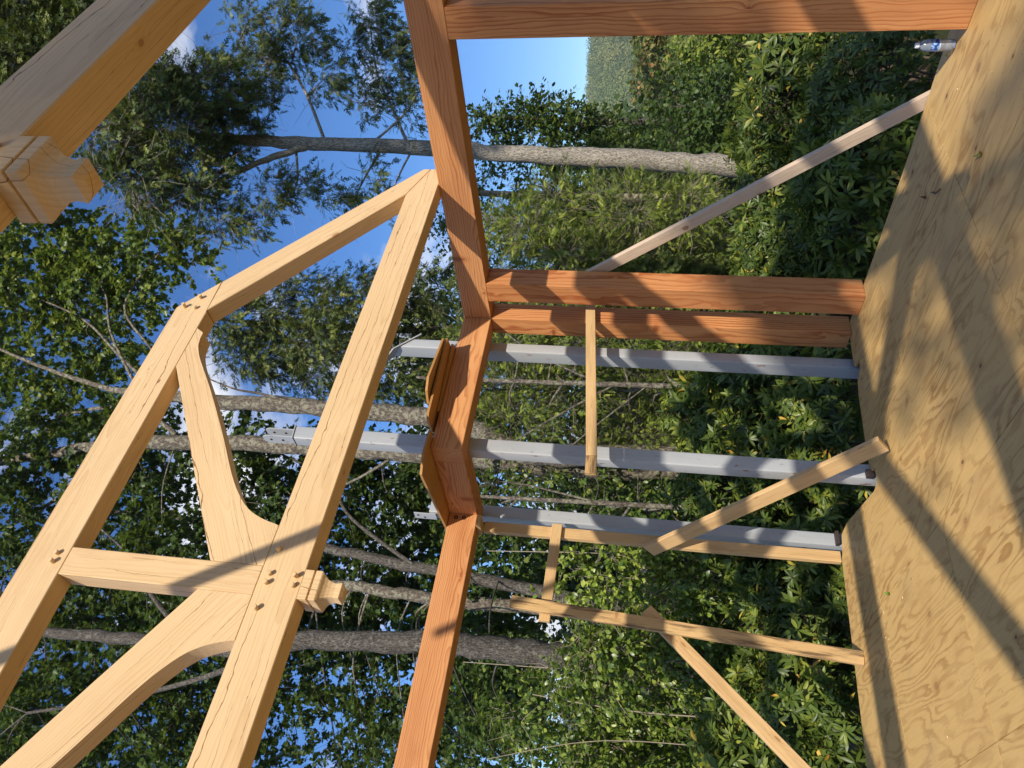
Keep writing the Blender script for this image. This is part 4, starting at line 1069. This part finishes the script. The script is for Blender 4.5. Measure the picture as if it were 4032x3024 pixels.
tree('broadleaf_sapling', 'slim pale stemmed sapling seen between the tallest and the rust streaked steel columns', 'tree', TG,
     [[(1700, 1110, 10, 6), (1400, 1092, 10, 6), (1180, 1080, 10, 5), (1000, 1070, 10.2, 3)], [(1300, 1088, 10, 3), (1150, 1050, 10, 2), (1080, 1040, 10, 1)]],
     mass([(1050, 1500, 960, 1150)], 12.2, 58, 70, 76, 0.5), T_OVAL, M['maple'], M['bark_lichen'], 57, size=0.10, k=7, tw=0.35, droop=0.2, tintc=(0.35, 0.25), bare=0.1)
# scrub on the slope at the right
tree('scrub_tree', 'olive and rust tinted brush on the slope below the far hill', 'shrub', 'brush on the slope',
     [[(1640, 150, 60, 2), (1450, 150, 60, 1.5), (1380, 150, 60, 0.7)]],
     mass([(1378, 1490, 40, 215)], 60, 20, 46, 81, 2.0), T_QUAD, M['scrub'], M['twig'], 61, size=0.42, k=7, tw=0.55, droop=0, tintc=(0.66, 0.22), bare=0.1)
tree('scrub_tree', 'yellow green brush between the olive slope and the rhododendrons', 'shrub', 'brush on the slope',
     [[(1700, 110, 24, 4), (1540, 110, 24, 3), (1470, 100, 24, 1)]],
     mass([(1470, 1640, 40, 170)], 24, 36, 90, 82, 1.0), T_OVAL, M['maple'], M['twig'], 62, size=0.17, k=7, tw=0.5, droop=0, tintc=(0.75, 0.22))
tree('scrub_tree', 'dark leafy thicket between the pale trunk foot and the yellow green brush', 'shrub', 'brush on the slope',
     [[(1760, 230, 17, 5), (1560, 230, 17, 3), (1440, 230, 17, 1)]],
     mass([(1440, 1640, 170, 330)], 17.5, 52, 120, 83, 0.8), T_OVAL, M['maple_d'], M['bark_dark'], 63, size=0.13, k=7, tw=0.4, droop=0.1, tintc=(0.35, 0.22))

# ------------------------------------------------------------------ vines and undergrowth at the left
def strands():
    rng = np.random.default_rng(77); out = []
    for y in np.arange(1250, 1760, 21):
        top = 1040 + rng.uniform(0, 230) if y > 1340 else 1260 + rng.uniform(0, 120)
        x = top; D = rng.uniform(7.8, 9.4); yy = y + rng.normal(0, 9)
        while x < 1640:
            L = rng.uniform(34, 64)
            if rng.uniform() > 0.13: out.append((x + L, yy, D, L, rng.uniform(11, 24), int(L * 0.72), rng.uniform(0.08, 0.2)))
            x += 2 * L * rng.uniform(0.8, 1.1); yy += rng.normal(0, 8)
    return out
VST = strands()
tree('vine_thicket', 'hanging curtain of bright smilax vines between the stud and the weathered stud', 'vine', 'vines by the floor edge',
     [[(1700, 1215, 8.4, 1.6), (1500, 1205, 8.4, 1.4), (1300, 1195, 8.4, 1.2), (1050, 1190, 8.6, 0.8)], [(1600, 1260, 8.2, 1.2), (1400, 1250, 8.2, 1), (1250, 1245, 8.2, 0.8)]],
     [(1300, 1200, 8.4, 70, 20, 60, 0.12), (1400, 1205, 8.4, 60, 22, 60, 0.12), (1480, 1215, 8.4, 60, 24, 60, 0.12), (1240, 1235, 8.2, 40, 16, 24, 0.1), (1330, 1275, 8.2, 60, 20, 44, 0.1), (1210, 1290, 8.3, 40, 16, 24, 0.1), (1420, 1300, 8.2, 50, 22, 40, 0.1), (1560, 1240, 8.2, 50, 30, 60, 0.2)],
     T_BROAD, M['vine'], M['twig'], 71, size=0.068, k=8, tw=0.22, droop=0.2, tintc=(0.62, 0.25), limbs=False)
tree('vine_thicket', 'broad tangle of oval leaved vines filling the opening under the long bolted beam', 'vine', 'vines by the floor edge',
     [[(1760, 1560, 8, 2), (1400, 1540, 8, 1.6), (1150, 1500, 8.2, 1)], [(1700, 1440, 8, 1.6), (1350, 1450, 8, 1.3), (1000, 1430, 8.2, 0.8)], [(1600, 1620, 8, 1.5), (1300, 1600, 8, 1), (1050, 1640, 8, 0.7)]],
     VST,
     T_BROAD, M['vine'], M['twig'], 72, size=0.066, k=9, tw=0.30, droop=0.25, tintc=(0.40, 0.26), limbs=False)

# ------------------------------------------------------------------ rhododendrons
def rhodo_mesh(seed, n=430, lo=0.125, hi=0.225):
    rng = np.random.default_rng(seed)
    u = norm(rng.standard_normal((n, 3))); u[:, 2] = np.abs(u[:, 2]) * 1.0 - 0.15
    lump = 1 + 0.16 * np.sin(u[:, 0] * 5 + seed) * np.cos(u[:, 1] * 4.3) + 0.10 * np.sin(u[:, 2] * 7 + u[:, 0] * 3)
    r = np.where(rng.uniform(0, 1, n) < 0.72, rng.uniform(0.90, 1.04, n), rng.uniform(0.50, 0.90, n)) * lump
    P = u * r[:, None] * np.array([1.25, 1.25, 1.15])
    ax = norm(u + UP * 0.45 + rng.standard_normal((n, 3)) * 0.55)
    a0 = norm(np.cross(ax, rng.standard_normal((n, 3)))); b0 = np.cross(ax, a0)
    k = 9
    th = (np.arange(k)[None] * 2 * math.pi / k * 1.0 + rng.uniform(0, 6, (n, 1)) + rng.normal(0, 0.2, (n, k)))
    rad = np.cos(th)[..., None] * a0[:, None] + np.sin(th)[..., None] * b0[:, None]
    tilt = rng.normal(0.10, 0.45, (n, 1, 1)) + rng.normal(0.1, 0.25, (n, k, 1))
    d = norm(rad + ax[:, None] * tilt)
    nr = norm(ax[:, None] - rad * tilt + rng.standard_normal((n, k, 3)) * 0.28)
    pos = (P[:, None] + d * 0.008 + ax[:, None] * rng.uniform(-0.02, 0.02, (n, k, 1))).reshape(-1, 3)
    sz = (rng.uniform(lo, hi, (n, 1)) * rng.uniform(0.8, 1.15, (n, k))).ravel()
    ti = np.clip(np.repeat(rng.normal(0.40, 0.22, n), k) + rng.normal(0, 0.14, n * k), 0, 0.88)
    ti = np.where(rng.uniform(0, 1, n * k) < 0.018, rng.uniform(0.93, 1.0, n * k), ti)
    crown = scatter('foliage', T_RHODO, pos, frames(d.reshape(-1, 3), nr.reshape(-1, 3)), sz, ti)
    tb = Tubes()
    for i in range(9):
        a = 2 * math.pi * i / 9 + rng.uniform(-.3, .3); q = np.array([math.cos(a), math.sin(a), 0])
        Q = spline([q * 0.08 + UP * -1.5, q * 0.3 + UP * -0.9, q * 0.55 + UP * -0.2 + rng.standard_normal(3) * 0.1, q * 0.75 + UP * 0.4], 4)
        tb.add(Q, np.linspace(0.022, 0.008, len(Q)), 5)
    jj = rng.integers(0, n, 260)
    tb.many(P[jj] * 0.55 + rng.standard_normal((260, 3)) * 0.05, P[jj], 0.006, 0.004, 0.08, rng)
    return crown, tb.mesh('stem')
RM = [rhodo_mesh(s) for s in (3, 8, 14)] + [rhodo_mesh(s, 720, 0.085, 0.150) for s in (5, 11, 17)]
def rhodo(i, x, y, D, s, label):
    c = pxp(x, y, D); root = tag(empty('rhododendron', tuple(c)), label, 'shrub', 'rhododendrons round the floor')
    for nm, me, m in (('foliage', RM[i % 3 + (3 if s > 0.88 else 0)][0], M['rhodo']), ('stem', RM[i % 3 + (3 if s > 0.88 else 0)][1], M['twig_d'])):
        o = bpy.data.objects.new(nm, me); COL.objects.link(o)
        if not me.materials: me.materials.append(m)
        o.parent = root
    root.rotation_euler = (0, 0, i * 1.37); root.scale = (s, s, s)
    return root
RH = [(1775, 140, 9.8, 1.15, 'rhododendron with yellowish sunlit tips behind the water bottle'),
      (1720, 250, 11.2, 1.0, 'rhododendron rising in front of the dark leafy thicket'),
      (1900, 230, 8.2, 0.9, 'deeply shaded rhododendron between the bottle and the foot of the grey brace'),
      (1760, 390, 10.5, 1.05, 'rhododendron hiding the foot of the bare conifer trunk'),
      (1740, 510, 9.6, 0.95, 'shaded rhododendron behind the middle of the grey brace'),
      (1880, 420, 7.6, 0.75, 'low rhododendron just under the grey brace at the floor edge'),
      (1720, 620, 9.4, 0.9, 'rhododendron behind the pair of fir posts'),
      (1700, 830, 8.6, 0.85, 'rhododendron with long leaves between the first and tallest steel columns'),
      (1560, 900, 9.6, 0.7, 'sunlit rhododendron higher up beyond the tallest steel column'),
      (1800, 930, 7.6, 0.70, 'dark rhododendron under the floor edge between the steel columns'),
      (1600, 1080, 8.2, 0.66, 'yellow flecked rhododendron behind the wide diagonal board'),
      (1760, 1090, 7.8, 0.66, 'rhododendron at the notch in the floor behind the diagonal board'),
      (1700, 1290, 7.6, 0.62, 'rhododendron between the upright stud and the foot of the weathered stud'),
      (1830, 1330, 7.3, 0.60, 'low rhododendron close under the floor edge by the foot of the weathered stud'),
      (1740, 1510, 6.8, 0.62, 'nearest rhododendron with big starry leaf whorls beside the sunlit brace'),
      (1640, 1640, 7.0, 0.62, 'rhododendron at the bottom edge of the picture behind the sunlit sloping brace'),
      (1830, 1640, 6.4, 0.55, 'rhododendron in the bottom edge of the picture between the sloping brace and the floor'),
      (1690, 345, 11.6, 0.62, 'small rhododendron pushing up against the pale trunk of the bare conifer'),
      (1790, 10, 10.5, 1.1, 'rhododendron mostly hidden by the post beside the bottle')]
for i, (x, y, D, s, lab) in enumerate(RH): rhodo(i, x, y, D, s, lab)

# ------------------------------------------------------------------ trees behind the viewer: one dapples the floor, two are added to cast shade
def shade_tree(seed, label, cs, trunk):
    rng = np.random.default_rng(seed)
    root = tag(empty('shade_tree', trunk[0]), label, 'tree', TG)
    tb = Tubes(); Q = spline(np.array(trunk, float), 6); tb.add(Q, np.linspace(0.26, 0.10, len(Q)), 10, 0.04, rng)
    P = []
    for c, r, n in cs:
        c = np.array(c, float); s = Q[np.argmin(np.linalg.norm(Q - c, axis=1))]
        q = spline([s, (s + c) / 2 + UP * 0.2, c], 4); tb.add(q, np.linspace(0.07, 0.02, len(q)), 6)
        u = norm(rng.standard_normal((n, 3))) * rng.uniform(0.0, 1, (n, 1)) ** (1 / 3); P.append(c + u * np.array(r))
    P = np.concatenate(P); N = len(P)
    nr = norm(UP * 0.6 + rng.standard_normal((N, 3)) * 0.7); ax = norm(np.cross(nr, rng.standard_normal((N, 3))))
    link('trunk', tb.mesh('trunk'), M['bark_dark'], root)
    link('crown', scatter('crown', T_MAPLE, P, frames(ax, nr), rng.uniform(0.13, 0.26, N), np.clip(rng.normal(0.4, 0.2, N), 0, 1)), M['maple_d'], root)
def up_sun(x, y, z, t):
    s = np.array(SUN_TO) / SUN_TO.z
    return np.array([x, y, z]) + s * t
FS = [((3.5, 0.8, 0), 1.0, 82), ((2.5, 1.2, 0), 0.9, 67), ((3.45, 2.2, 0), 0.50, 25), ((2.9, 2.35, 0), 0.75, 46), ((3.35, 3.05, 0), 0.55, 25), ((1.4, 0.5, 0), 0.9, 60), ((4.3, -0.1, 0), 1.0, 67), ((2.7, 3.2, 0), 0.5, 15), ((3.9, 3.3, 0), 0.5, 12),
      ((3.62, 4.66, 0), 0.26, 60), ((4.1, 4.82, 0), 0.30, 70), ((4.6, 4.88, 0), 0.33, 90), ((5.2, 4.88, 0), 0.36, 110), ((5.8, 4.86, 0), 0.40, 120)]
shade_tree(3, 'leafy tree behind the viewer whose shade dapples the floor',
           [(up_sun(*p, 12.5), (r, r, r * 0.7), n) for p, r, n in FS], [(-10.5, -17.5, -1.6), (-9.5, -16.5, 5), (-8, -15, 11.5)])
RS = [tuple(pxp(x, y, D) - UP * 0.5) for x, y, D in ((1900, 230, 8.2), (1770, 400, 10.2), (1850, 330, 9.0), (1790, 520, 9.2), (1880, 470, 7.8), (1930, 140, 8.6), (1760, 600, 9.0))]
shade_tree(6, 'second leafy tree, added behind the viewer to shade the rhododendrons near the bottle', [(up_sun(*p, 11.5), (0.8, 0.8, 0.5), 165) for p in RS], [(-3.5, -12.5, -1.6), (-2.8, -11.5, 5), (-1.2, -10.5, 10.5)])  # unseen tree, added for the shade over these shrubs
CS = [tuple(pxp(x, y, 14.1)) for x, y in ((1010, 330), (930, 320), (830, 315), (730, 312), (640, 310), (850, 180), (800, 60), (680, 110), (760, 400))]
shade_tree(8, 'tall leafy tree added far behind the viewer to shade the bare trunked conifer', [(up_sun(*p, 11.0), (0.75, 0.75, 0.55), 150) for p in CS], [(1.5, -5.5, -1.6), (1.2, -5.8, 8), (0.8, -4.5, 17)])  # unseen tree, put in to darken the conifer's trunk and crown

# ------------------------------------------------------------------ air of the valley
def make_haze():
    bm = bmesh.new(); bm_box(bm, (-1300, -1300, -75), (1300, 1300, 185))
    m = bpy.data.materials.new('haze'); m.use_nodes = True; t = m.node_tree; t.nodes.clear()
    o = t.nodes.new('ShaderNodeOutputMaterial'); v = t.nodes.new('ShaderNodeVolumePrincipled')
    v.inputs['Color'].default_value = (0.86, 0.92, 1.0, 1); v.inputs['Density'].default_value = 0.00026; v.inputs['Anisotropy'].default_value = 0.2
    t.links.new(v.outputs[0], o.inputs['Volume'])
    tag(bm_link('haze', bm, m), 'thin bluish air paling the far hillside', 'haze', kind='stuff')
make_haze()
